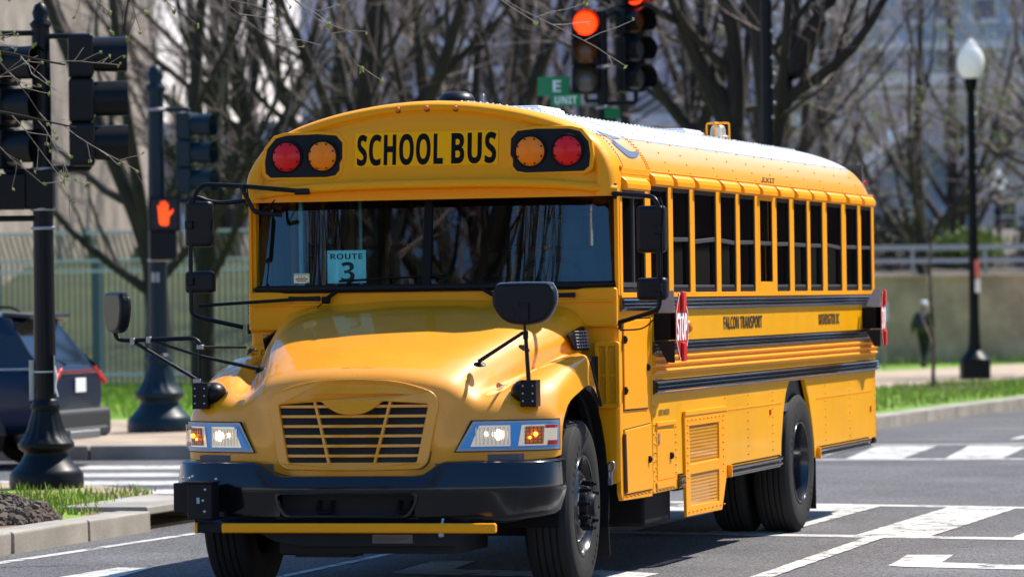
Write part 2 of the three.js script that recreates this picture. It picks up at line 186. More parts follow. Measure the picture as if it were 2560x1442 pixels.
// front cap above the windshield
const zFace = y => -0.585 - 0.11 * (y - 2.45);
{
  const S = [[1, -0.82], [0.998, -0.74], [0.988, -0.69], [0.97, -0.655], [0.945, -0.64], [0.915, -0.636], [0.89, -0.645], [0.868, -0.672]];
  const rows = S.map(([s, z]) => outline.map(p => [p[0] * (1 - (1 - s) * 0.8), 2.42 + (p[1] - 2.42) * s, z + 0.05 * sstep(2.75, 2.45, p[1])]));
  for (let k = 1; k <= 14; k++) { const s = 0.86 * (1 - k / 14); rows.push(outline.map(p => { const y = 2.42 + (p[1] - 2.42) * s; const x = p[0] * lerp(0.885, 0.0, 0) * (s / 0.86) ; return [x, y, Math.min(zFace(y), zFace(y)) - 0.03 * sstep(0.78, 0.86, s)]; })); }
  B('front_cap', gridGeo(rows), M.yellow);
  // rolled lip along the bottom of the cap
  const lip = []; for (let i = 0; i <= 48; i++) { const x = lerp(-1.235, 1.235, i / 48), e = Math.abs(x) / 1.235; const y = 2.512 - 0.062 * Math.pow(e, 3.2), z = -0.545 - 0.10 * Math.pow(e, 5); lip.push([x, y, z]); }
  const ring = [[-0.012, 0.035], [0.012, 0.03], [0.024, 0.012], [0.026, -0.008], [0.016, -0.022], [-0.004, -0.026], [-0.05, -0.024], [-0.075, -0.01]];
  B('visor_lip', gridGeo(ring.map(([dz, dy]) => lip.map(p => [p[0], p[1] + dy, p[2] + dz]))), M.yellow);
  const plate = (pts, z, d, b) => { const g = extr(pts, d, b); return warp(g, (x, y, zz) => [x, y, zz + zFace(y) + z]); };
  // lettering plate
  const tx = ctex(2048, 470, (x, w, h) => { x.fillStyle = '#ffb300'; x.fillRect(0, 0, w, h); const L = 'SCHOOL', R = 'BUS'; fitText(x, L, w * 0.318, h * 0.5, w * 0.60, h * 0.88, '#0d0c0b', 4); fitText(x, R, w * 0.832, h * 0.5, w * 0.31, h * 0.88, '#0d0c0b', 4); });
  const sg = new THREE.PlaneGeometry(0.945, 0.217, 12, 4); sg.translate(0, 2.741, 0); warp(sg, (x, y, z) => [x, y, zFace(y) + 0.004]);
  B('lettered_sign', sg, new THREE.MeshPhysicalMaterial({ map: tx, roughness: 0.6, specularIntensity: 0.25, side: THREE.DoubleSide })).userData.label = 'yellow sign reading SCHOOL BUS in black';
  // warning lamp clusters
  for (const s of [-1, 1]) {
    const P = [[0.56, 2.79], [0.60, 2.835], [0.72, 2.846], [0.93, 2.842], [1.00, 2.825], [1.055, 2.76], [1.068, 2.68], [1.062, 2.61], [1.03, 2.583], [0.66, 2.58], [0.60, 2.59], [0.575, 2.62], [0.575, 2.665], [0.558, 2.69]].map(p => [p[0] * s, p[1]]);
    if (s > 0) P.reverse();
    const frame = P.map(p => [s * 0.812 + (p[0] - s * 0.812) * 1.085, 2.712 + (p[1] - 2.712) * 1.13]);
    const rim = B('lamp_surround', plate(frame, -0.028, 0.026, 0.006), M.yellow);
    const hz = B('warning_lamp_cluster', plate(P, -0.012, 0.012, 0.006), M.black);
    for (const [x, mat, nm] of [[0.685, M.lampAmber, 'amber_lens'], [0.925, M.lampRed, 'red_lens']]) {
      const y = 2.708, z = zFace(y) + 0.012;
      const lens = B(nm, lathe([[0, 0.034], [0.035, 0.032], [0.07, 0.022], [0.09, 0.008], [0.093, 0], [0.093, -0.01]], 32).rotateX(Math.PI / 2).translate(s * x, y, z), mat, hz);
      B('lamp_gasket', new THREE.TorusGeometry(0.1, 0.008, 8, 32).translate(s * x, y, z), M.matte, hz);
      const nubs = []; for (let k = 0; k < 8; k++) { const a = (k + 0.5) * Math.PI / 4; nubs.push(ball(0.006, s * x + Math.cos(a) * 0.082, y + Math.sin(a) * 0.082, z + 0.017, [1, 1, 1], 6)); }
      B('lens_screw', nubs, M.matte, hz).userData.kind = 'stuff';
    }
  }
  for (const x of [-0.19, 0, 0.19]) { const y = 2.985 - 0.1 * x * x; const l = B('marker_lamp', ball(0.017, x, y + 0.015, -0.632, [1, 1, 0.8], 12), M.lampAmber); B('marker_base', ball(0.022, x, y + 0.013, -0.645, [1.1, 1.1, 0.6], 12), M.rust, l); }
  for (const s of [-1, 1]) B('marker_lamp', ball(0.018, s * 1.222, 2.60, -0.78, [0.6, 1, 1], 12), M.lampAmber);
}
// bulkhead around the windshield
{
  B('cowl_panel', [span(-1.215, 1.215, 1.60, 1.85, -0.72, -0.655, 0.02), span(-1.215, 1.215, 0.62, 1.62, -0.78, -0.70, 0.03)], M.yellow);
  B('cowl_bead', [rbox(2.38, 0.014, 0.03, 0.006, 0, 1.765, -0.652)], M.yellow);
  for (const s of [-1, 1]) B('windshield_pillar', [span(s * 1.203, s * 1.219, 1.8, 2.5, -0.80, -0.70)], M.yellow);
  // windshield: two panes, curved back at the ends
  const wsz = (x, y) => -0.65 - 0.15 * (y - 1.86) - 0.10 * Math.pow(Math.abs(x) / 1.2, 8);
  const wt = x => 2.490 - 0.048 * Math.pow(Math.abs(x) / 1.19, 3);
  const pane = (x0, x1, off, b = 1.875, inset = 0) => { const rows = []; for (let j = 0; j <= 6; j++) { const r = []; for (let i = 0; i <= 20; i++) { const x = lerp(x0, x1, i / 20), y = lerp(b, wt(x) - inset, j / 6); r.push([x, y, wsz(x, y) + off]); } rows.push(r); } return gridGeo(rows); };
  const ws = B('windshield_frame', (() => { const g = []; const strip = (a, b) => g.push(a, b); const rows = []; return gridless(); function gridless() { const parts = []; const st = (x0, x1, y0f, y1f) => { const r = [[], []]; for (let i = 0; i <= 30; i++) { const x = lerp(x0, x1, i / 30); r[0].push([x, y0f(x), wsz(x, y0f(x)) + 0.008]); r[1].push([x, y1f(x), wsz(x, y1f(x)) + 0.008]); } parts.push(gridGeo(r)); }; st(-1.207, 1.207, () => 1.84, () => 1.89); st(-1.207, 1.207, x => wt(x) - 0.03, x => wt(x) + 0.03); st(-1.21, -1.185, () => 1.84, wt); st(1.185, 1.21, () => 1.84, wt); parts.push(rbox(0.055, 0.64, 0.02, 0.006, -0.02, 2.165, -0.688, [-0.149, 0, 0])); return parts; } })(), M.matte);
  B('windshield_pane', pane(-1.205, -0.03, 0), M.windshield, ws); B('windshield_pane', pane(-0.01, 1.205, 0), M.windshield, ws);
  const seal = []; for (let i = 0; i <= 20; i++) { const x = lerp(-1.19, 1.19, i / 20); seal.push([x, 1.868, wsz(x, 1.87) + 0.02]); }
  B('windshield_seal', wire(seal, 0.014, 40, 8), M.rubber, ws);
  // stickers
  const st = ctex(256, 160, (x, w, h) => { x.fillStyle = '#d8dcae'; x.fillRect(0, 0, w, h); x.fillStyle = '#6b8f7a'; x.fillRect(10, 10, w - 20, 16); x.fillStyle = '#c0392b'; for (let k = 0; k < 3; k++) x.fillRect(70 + k * 44, 48, 22, 18); x.fillRect(30, 78, w - 60, 22); x.fillRect(50, 112, w - 100, 18); });
  B('permit_sticker', new THREE.PlaneGeometry(0.105, 0.062).translate(-0.855, 1.935, wsz(-0.85, 1.94) + 0.006), new THREE.MeshStandardMaterial({ map: st, roughness: 0.5, side: THREE.DoubleSide }), ws);
  // wipers
  const wip = (bx, tx, ty, ex, ey) => { const w = B('wiper', [rod([bx, 1.80, -0.615], [tx, ty, -0.645], 0.014, 0.009), rbox(0.05, 0.045, 0.05, 0.012, bx, 1.795, -0.62)], M.matte); B('wiper_blade', rod([tx - 0.10, ty - 0.012, -0.652], [ex, ey, -0.652], 0.007, 0.006), M.matte, w); return w; };
  wip(-0.68, -0.50, 1.925, 0.12, 1.945); wip(0.45, 0.22, 1.925, -0.0, 1.95);
  B('washer_hose', wire([[-0.68, 1.79, -0.62], [-0.73, 1.75, -0.60], [-0.74, 1.715, -0.56], [-0.70, 1.70, -0.52]], 0.004), M.matte);
  for (const x of [-0.83, 0.85]) B('cowl_handle', [rbox(0.21, 0.028, 0.02, 0.008, x, 1.805, -0.64), box(0.03, 0.032, 0.012, x - 0.088, 1.805, -0.632), box(0.03, 0.032, 0.012, x + 0.088, 1.805, -0.632)], M.black);
  // perforated side intake facing forward
  const perf = dtex(256, (u, v, i, j) => { const cx = 14, row = Math.floor(v * cx), uu = u * cx + (row % 2 ? 0.5 : 0), fx = uu - Math.floor(uu) - 0.5, fy = v * cx - row - 0.5; return fx * fx + fy * fy < 0.085 ? 0 : 1; }, false);
  perf.repeat.set(3.1, 3.1);
  const pm = phy(0.80, 0.335, 0.006, 0.4, { clearcoat: 0.6, alphaMap: perf, alphaTest: 0.5, specularIntensity: 0.4 });
  M.perf = pm; const pf2 = perf.clone(); pf2.repeat.set(3.9, 3.9); pf2.needsUpdate = true; const pm2 = pm.clone(); pm2.alphaMap = pf2;
  for (const s of [-1, 1]) {
    const g = B('side_intake', extr(roundPoly([[s * 1.145 - 0.075, 1.10], [s * 1.145 + 0.075, 1.10], [s * 1.145 + 0.075, 1.505], [s * 1.145 - 0.075, 1.505]], 0.02), 0.03, 0.006, [[[s * 1.145 - 0.058, 1.12], [s * 1.145 + 0.058, 1.12], [s * 1.145 + 0.058, 1.486], [s * 1.145 - 0.058, 1.486]]]).translate(0, 0, -0.695), M.yellow);
    B('intake_mesh', [boxUV(new THREE.PlaneGeometry(0.05, 0.366).translate(s * 1.145 - 0.032, 1.303, -0.668)), boxUV(new THREE.PlaneGeometry(0.05, 0.366).translate(s * 1.145 + 0.032, 1.303, -0.668))], pm2, g);
    B('intake_bar', [span(s * 1.145 - 0.008, s * 1.145 + 0.008, 1.12, 1.486, -0.672, -0.66), span(s * 1.145 - 0.06, s * 1.145 + 0.06, 1.292, 1.31, -0.672, -0.661)], M.yellow, g);
  }
}
// side walls
const arch = [[-5.585, 0.53], [-5.62, 0.72], [-5.70, 0.92], [-5.80, 1.06], [-5.93, 1.15], [-6.52, 1.15], [-6.66, 1.0], [-6.78, 0.82], [-6.85, 0.66], [-6.88, 0.54]];
for (const s of [1, -1]) {
  const x0 = s * 1.185, x1 = s * 1.22;
  B('side_panel', extrX([[-1.56, 1.79], [-1.56, 0.52], [-5.585, 0.53], ...arch.slice(1, -1), [-6.88, 0.54], [-9.08, 0.54], [-9.27, 0.61], [ZR, 0.61], [ZR, 1.79]], x0, x1, 0.004), M.yellowSide);
  B('cab_side_panel', extrX([[-0.735, 1.81], [-0.72, 0.56], [-0.76, 0.515], [-1.556, 0.505], [-1.556, 1.81]], x0, x1 - s * 0.006, 0.004), M.yellow);
  B('window_header', [extrX([[-0.80, 2.475], [-0.80, 2.60], [ZR, 2.60], [ZR, 2.505], [-1.54, 2.505], [-1.54, 2.475]], x0, x1 + s * 0.002, 0.003)], M.yellow);
  B('window_sill', extrX([[-0.76, 1.785], [-0.76, 1.812], [ZR, 1.812], [ZR, 1.785]], x0, x1 + s * 0.006, 0.003), M.yellow);
  // pillars
  const edges = [[-0.74, -0.80], [-1.42, -1.555], ...WIN.slice(0, -1).map((w, i) => [w[1], WIN[i + 1][0]]), [-9.36, ZR]];
  edges.forEach(([a, b], i) => B('window_pillar', extrX([[a, 1.80], [a, 2.515], [b, 2.515], [b, 1.80]], x0, x1 + s * 0.004, 0.004), M.yellow));
  // windows
  const all = [[-0.80, -1.42], ...WIN];
  all.forEach(([a, b], i) => {
    const drv = i === 0, top = drv ? 2.475 : 2.505, bot = 1.812, xo = s * 1.2185, xi = s * 1.178, f = 0.03, mid = 2.165;
    const wn = B('window', extrX([[a, bot], [a, top], [b, top], [b, bot]], xi, xo, 0, [[[a - f, bot + f], [a - f, top - f], [b + f, top - f], [b + f, bot + f]]]), M.black);
    const tilt = s > 0 ? ({ 3: 0.10, 4: -0.09, 10: -0.10, 5: 0.03 }[i] || 0.015 * ((i * 7) % 5 - 2)) : 0;
    const pane = (y0, y1, dx, ry, rz) => at(new THREE.PlaneGeometry(Math.abs(a - b) - 2 * f + 0.004, y1 - y0), [s * (1.203 + dx), (y0 + y1) / 2, (a + b) / 2], [0, s * Math.PI / 2 + ry, rz]);
    const r = RNG(400 + i * 13 + (s > 0 ? 0 : 99));
    if (!drv) {
      B('upper_pane', pane(mid, top - f, 0.004, (r() - 0.5) * 0.012, 0), M.tint, wn); B('lower_pane', pane(bot + f, mid, -0.006, (r() - 0.5) * 0.012, 0), M.tint, wn);
      B('sash_bar', [rbox(0.014, 0.028, Math.abs(a - b) - 2 * f, 0.004, s * 1.210, mid, (a + b) / 2, [tilt * 0.35, 0, 0]), rbox(0.012, 0.02, Math.abs(a - b) - 2 * f, 0.004, s * 1.208, bot + f + 0.012, (a + b) / 2)], M.sash, wn);
      if (i === 6) B('release_frame', extrX([[a, bot], [a, top], [b, top], [b, bot]], s * 1.2195, s * 1.2255, 0.001, [[[a - 0.035, bot + 0.075], [a - 0.035, top - 0.03], [b + 0.035, top - 0.03], [b + 0.035, bot + 0.075]]]), M.yellow, wn);
    } else {
      B('driver_pane', pane(bot + f, top - f, 0, 0, 0), M.tint, wn);
      B('sash_bar', [box(0.014, top - bot - 0.06, 0.02, s * 1.209, (top + bot) / 2, -1.14), box(0.012, 0.022, 0.56, s * 1.2095, top - 0.05, -1.11), box(0.012, 0.03, 0.56, s * 1.2095, 1.865, -1.11)], M.sash, wn);
    }
    // drip visor
    const hy = drv ? 2.47 : 2.512;
    const pr = [[1.218, hy + 0.058], [1.226, hy + 0.061], [1.244, hy + 0.046], [1.252, hy + 0.026], [1.251, hy + 0.008], [1.242, hy + 0.002], [1.218, hy + 0.004]].map(p => [p[0] * s, p[1]]);
    const g = extr(s > 0 ? pr : pr.reverse(), Math.abs(a - b) - 0.012, 0.012); g.translate(0, 0, b + 0.006); 
    B('drip_visor', g, M.yellow, wn);
  });
  // rub rails (black, three ribs each)
  const prof = (y0, y1, n, d = 0.026) => { const P = [[1.218, y0], [1.228, y0]]; const h = (y1 - y0 - 0.016) / n; for (let k = 0; k < n; k++) { const a = y0 + 0.008 + k * h; P.push([1.222 + d * 0.35, a + h * 0.02], [1.222 + d * 0.85, a + h * 0.22], [1.222 + d, a + h * 0.42], [1.222 + d, a + h * 0.58], [1.222 + d * 0.85, a + h * 0.78], [1.222 + d * 0.35, a + h * 0.98]); } P.push([1.228, y1], [1.218, y1]); return P.map(p => [p[0] * s, p[1]]); };
  const rail = (name, y0, y1, za, zb, n, mat, d) => { const P = prof(y0, y1, n, d); if (s < 0) P.reverse(); const g = extr(P, Math.abs(za - zb)); g.translate(0, 0, Math.min(za, zb)); return B(name, g, mat); };
  rail('rub_rail', 1.700, 1.783, -0.74, -9.44, 3, M.rail); rail('rub_rail', 1.418, 1.498, -1.575, -9.42, 3, M.rail); rail('rub_rail', 1.155, 1.248, -1.575, -9.47, 3, M.rail, 0.034);
  for (const [a, b] of [[1.374, 1.412], [1.330, 1.370], [1.286, 1.326]]) rail('corrugation', a, b, -1.575, -9.46, 1, M.yellow, 0.022);
  rail('skirt_rail', 0.525, 0.615, -3.77, -5.52, 2, M.rail, 0.03); rail('skirt_rail', 0.53, 0.62, -6.95, -9.07, 2, M.rail, 0.03);
  if (s > 0) {
    rail('skirt_rail', 0.52, 0.615, -2.24, -2.36, 2, M.rail, 0.03);
    for (const z of [-3.765, -6.945]) B('rail_end_cap', rbox(0.036, 0.09, 0.03, 0.008, 1.236, 0.57, z), M.yellow);
    // doors and hatches in the lower side
    const seam = (P, t = 0.006) => { const q = extrX(P, 1.2195, 1.2225, 0); return q; };
    const doorLine = (P, name, mat = M.yellow, x = 1.226) => { const d = B(name, extrX(P, 1.212, x, 0.005), mat); B('door_seam', extrX(P.map(p => { const c = P.reduce((a, q) => [a[0] + q[0] / P.length, a[1] + q[1] / P.length], [0, 0]); return [c[0] + (p[0] - c[0]) * (1 + 0.012 / Math.abs(p[0] - c[0])), c[1] + (p[1] - c[1]) * (1 + 0.012 / Math.abs(p[1] - c[1]))]; }), 1.212, 1.2155, 0), M.dark, d); return d; };
    const latch = (y, z, p, h = 0.045, w = 0.035) => B('latch', [rbox(0.018, h, w, 0.006, 1.232, y, z), rbox(0.012, h * 0.5, w * 0.5, 0.004, 1.242, y, z)], M.black, p);
    let d = doorLine([[-0.805, 1.64], [-0.805, 1.085], [-1.44, 1.08], [-1.50, 1.64]], 'battery_door'); latch(1.52, -0.80, d, 0.05, 0.03); latch(1.20, -0.80, d, 0.05, 0.03); latch(1.335, -1.41, d);
    d = doorLine([[-0.80, 0.945], [-0.82, 0.555], [-1.52, 0.555], [-1.50, 0.965]], 'lower_door'); latch(0.745, -1.42, d);
    B('door_hinge', rod([1.226, 0.93, -0.775], [1.226, 0.56, -0.80], 0.012), M.rust, d);
    d = doorLine([[-1.66, 0.925], [-1.66, 0.60], [-2.13, 0.60], [-2.13, 0.915]], 'fuel_door'); latch(0.745, -2.03, d, 0.045, 0.05);
    B('fuel_label', [box(0.003, 0.035, 0.04, 1.2285, 0.885, -1.70), box(0.003, 0.03, 0.04, 1.2285, 0.845, -1.70)], M.steelDull, d);
    B('hinge_strip', [span(1.224, 1.236, 0.945, 0.975, -1.63, -2.17, 0.005), span(1.221, 1.23, 0.545, 0.59, -1.63, -2.15)], M.yellow);
    // engine-bay style mesh guard
    const gp = [[-2.40, 0.99], [-2.425, 0.325], [-3.50, 0.318], [-3.655, 0.54], [-3.655, 0.99]];
    const gh = [[[-2.52, 0.925], [-2.54, 0.66], [-3.44, 0.665], [-3.44, 0.925]], [[-2.54, 0.60], [-2.545, 0.385], [-3.42, 0.375], [-3.43, 0.60]]];
    const gg = B('mesh_guard', extrX(gp, 1.216, 1.238, 0.005, gh), M.yellow);
    const gm = h => { const sh = extrX(h.map(p => p), 1.226, 1.2275); return boxUV(sh); };
    B('guard_mesh', [gm(gh[0]), gm(gh[1])], M.perf, gg);
    B('guard_hood', extrX([[-2.40, 0.995], [-2.40, 1.02], [-3.66, 1.02], [-3.66, 0.995]], 1.222, 1.244, 0.004), M.yellow, gg);
    // hood latch on the bulkhead
    B('hood_latch', [bent([[1.15, 0.66, -0.66], [1.15, 0.75, -0.65], [1.185, 0.76, -0.65], [1.185, 0.71, -0.65], [1.155, 0.70, -0.65]], 0.009, 0.02), rbox(0.045, 0.1, 0.03, 0.008, 1.15, 0.665, -0.675)], M.steelDull);
    // lettering
    const letters = (name, str, z0, z1, y0, y1, color = '#16130c') => { const asp = Math.abs(z1 - z0) / (y1 - y0); const t = ctex(1024, Math.round(1024 / asp), (x, w, h) => { x.fillStyle = '#ffffff'; x.clearRect(0, 0, w, h); fitText(x, str, w / 2, h / 2, w * 0.97, h * 0.92, color, 3); }); const m = new THREE.MeshStandardMaterial({ map: t, roughness: 0.5, transparent: true, alphaTest: 0.5, side: THREE.DoubleSide }); return B(name, at(new THREE.PlaneGeometry(Math.abs(z1 - z0), y1 - y0), [1.2235, (y0 + y1) / 2, (z0 + z1) / 2], [0, Math.PI / 2, 0]), m); };
    letters('company_lettering', 'FALCON TRANSPORT', -3.68, -5.00, 1.552, 1.648); letters('city_lettering', 'WASHINGTON DC', -7.06, -7.93, 1.553, 1.642);
    letters('number_lettering', 'USDOT #452678', -1.71, -2.02, 1.015, 1.055); letters('roof_lettering', 'EXIT', -5.05, -5.5, 2.608, 2.645, '#3a2208').rotation.z = 0.0;
    // amber turn lamp and red reflector
    const tl = B('turn_lamp', lathe([[0, 0.05], [0.03, 0.045], [0.045, 0.025], [0.05, 0]], 20).rotateZ(-Math.PI / 2).translate(1.235, 1.585, -2.46), M.lampAmber); B('lamp_base', rbox(0.03, 0.11, 0.11, 0.01, 1.228, 1.585, -2.46), M.lampAmber, tl);
    B('reflector', rbox(0.01, 0.05, 0.03, 0.004, 1.224, 0.845, -9.21), M.lampRed); B('reflector', rbox(0.01, 0.04, 0.035, 0.004, 1.224, 0.935, -5.22), M.lampRed);
    B('marker_lamp', ball(0.018, 1.195, 2.70, -9.23, [0.7, 1, 1], 12), M.lampRed);
  } else {
    B('entrance_door', extrX([[-0.85, 0.6], [-0.85, 1.78], [-1.5, 1.78], [-1.5, 0.6]], -1.225, -1.232, 0), M.black);
  }
}
// roof-side decal
B('roof_decal', (() => { const o = outline.filter(p => p[0] > 0.9 && p[1] > 2.55).sort((a, b) => a[1] - b[1]); const xs = y => pw(o.map(p => [p[1], p[0]]), y) + 0.006; const P = smoothPoly([[-0.98, 2.83], [-1.02, 2.845], [-1.36, 2.805], [-1.14, 2.795], [-1.16, 2.755], [-1.30, 2.72], [-1.55, 2.725], [-1.38, 2.685], [-1.16, 2.675], [-1.04, 2.715], [-0.97, 2.775], [-1.07, 2.76]], 48); const s = new THREE.ShapeGeometry(new THREE.Shape(P.map(p => new THREE.Vector2(p[0], p[1])))); return warp(s, (x, y) => [xs(y), y, x]); })(), std(0.08, 0.12, 0.19, 0.4));
// rear wall, floor, underside
B('rear_wall', extr([...outline.filter(p => p[1] > 2.5).map(p => [p[0] * 0.95, 2.5 + (p[1] - 2.5) * 0.87]), [-1.18, 0.6], [1.18, 0.6]], 0.03).translate(0, 0, ZR - 0.01), M.yellow);
B('rear_bumper', span(-1.2, 1.2, 0.55, 0.78, ZR - 0.14, ZR - 0.02, 0.02), M.black);
B('cabin_floor', span(-1.18, 1.18, 0.92, 0.98, -9.4, -0.8), M.interior);
B('inner_wall', [span(-1.16, -1.15, 0.98, 1.79, -9.4, -0.8), span(1.15, 1.16, 0.98, 1.79, -9.4, -0.8), span(-1.15, 1.15, 0.98, 2.85, -9.4, -9.36)], M.interior);
B('chassis', [span(-0.45, -0.36, 0.5, 0.72, -9.3, 0.9), span(0.36, 0.45, 0.5, 0.72, -9.3, 0.9), span(-1.1, 1.1, 0.62, 0.66, -9.3, -0.8), span(-0.95, 0.95, 0.42, 0.58, -6.43, -6.27), span(-0.3, 0.3, 0.32, 0.62, -6.6, -6.1), span(-0.9, 0.9, 0.34, 0.46, -0.07, 0.07), span(-0.5, 0.6, 0.28, 0.6, 0.2, 0.9), span(0.2, 1.05, 0.30, 0.66, -2.35, -1.7), span(-1.05, -0.4, 0.34, 0.66, -4.6, -2.6), span(-0.42, -0.06, 0.255, 0.5, 0.62, 0.85)], M.dark);
B('fuel_tank', span(0.86, 1.14, 0.30, 0.60, -1.62, -2.38, 0.03), M.matte); B('air_tank', span(0.98, 1.12, 0.38, 0.60, -0.66, -0.80, 0.02), M.matte);
{
  const zs = []; for (let z = -1.75; z > -9; z -= 0.685) zs.push(z);
  for (const z of zs) for (const s of [-1, 1]) { const st = B('seat', [rbox(0.92, 0.72, 0.12, 0.05, s * 0.68, 1.52, z, [-0.14, 0, 0]), rbox(0.92, 0.16, 0.42, 0.05, s * 0.68, 1.25, z + 0.24)], M.seat); }
  B('dashboard', [rbox(2.2, 0.18, 0.32, 0.04, 0, 1.78, -0.92), rbox(0.8, 0.26, 0.3, 0.06, 0.62, 1.80, -1.0)], M.matte);
  const wheel = B('steering_wheel', at(new THREE.TorusGeometry(0.23, 0.017, 8, 36), [0.62, 1.86, -1.22], [-0.65, 0, 0]), M.plastic); B('steering_hub', [at(new THREE.CylinderGeometry(0.06, 0.07, 0.05, 16), [0.62, 1.86, -1.22], [0.92, 0, 0]), at(box(0.42, 0.03, 0.02), [0.62, 1.86, -1.22], [-0.65, 0, 0])], M.plastic, wheel);
  B('driver_seat', [rbox(0.5, 0.75, 0.14, 0.05, 0.62, 1.75, -1.62, [-0.1, 0, 0]), rbox(0.3, 0.2, 0.1, 0.04, 0.62, 2.2, -1.66)], M.seat);
  B('door_post', [rod([-0.92, 1.0, -0.86], [-0.92, 2.5, -0.86], 0.02), rod([-0.72, 1.0, -1.5], [-0.72, 2.6, -1.5], 0.02)], M.steelDull);
}
// rivets
{
  const pts = []; const o = outline.filter(p => p[0] > 0.15 && p[1] > 2.60);
  const ribs = [-0.86, -1.52, -1.57, ...WIN.slice(1).map((w, i) => (WIN[i][1] + w[0]) / 2)];
  const wpts = []; ribs.forEach((z, k) => o.forEach((p, i) => { if (k < 3 || i % 4 === 0) (p[0] < 1.06 ? wpts : pts).push([p[0] + 0.001, p[1] + 0.001, z]); }));
  for (let z = -1.6; z > -9.4; z -= 0.05) pts.push([1.2245, 2.594, z]); for (let z = -0.85; z > -1.53; z -= 0.045) pts.push([1.2255, 2.488 + 0.05, z]);
  for (let z = -1.0; z > -9.2; z -= 0.11) wpts.push([0.05, 3.052, z], [0.30, 3.034, z], [0.62, 2.983, z]);
  for (let y = 0.6; y < 1.13; y += 0.06) for (const z of [-1.58, -3.70, -4.45, -5.3, -7.3, -8.3, -9.42]) pts.push([1.2225, y, z]);
  for (let z = -3.75; z > -9.3; z -= 0.08) if (z > -5.6 || z < -6.95) pts.push([1.2225, 0.99, z]);
  for (let y = 0.58; y < 0.98; y += 0.05) pts.push([1.2235, y, -1.625], [1.2235, y, -2.19], [1.2405, y, -2.46], [1.2405, y, -3.55]);
  for (let z = -2.48; z > -3.6; z -= 0.12) pts.push([1.2405, 0.962, z], [1.2405, 0.35, z]);
  for (let z = -0.85; z > -2.2; z -= 0.1) pts.push([1.2225, 0.53, z]);
  const im = new THREE.InstancedMesh(new THREE.SphereGeometry(0.0072, 6, 5), M.yellow, pts.length); const m = new THREE.Matrix4(); pts.forEach((p, i) => im.setMatrixAt(i, m.makeTranslation(...p))); im.name = 'rivets'; im.userData.kind = 'stuff'; im.castShadow = true; bus.add(im);
  const iw = new THREE.InstancedMesh(new THREE.SphereGeometry(0.0075, 6, 5), M.whiteRoof, wpts.length); wpts.forEach((p, i) => iw.setMatrixAt(i, m.makeTranslation(...p))); iw.name = 'roof_rivets'; iw.userData.kind = 'stuff'; bus.add(iw);
  const holes = []; for (let z = -1.6; z > -9.4; z -= 0.055) holes.push([1.2235, 1.7035, z], [1.2235, 1.4215, z], [1.2235, 1.159, z]);
  const bolts = new THREE.InstancedMesh(new THREE.SphereGeometry(0.006, 5, 4), M.steelDull, holes.length); holes.forEach((p, i) => bolts.setMatrixAt(i, m.makeTranslation(p[0] + 0.006, p[1], p[2]))); bolts.name = 'rail_bolts'; bolts.userData.kind = 'stuff'; bus.add(bolts);
}
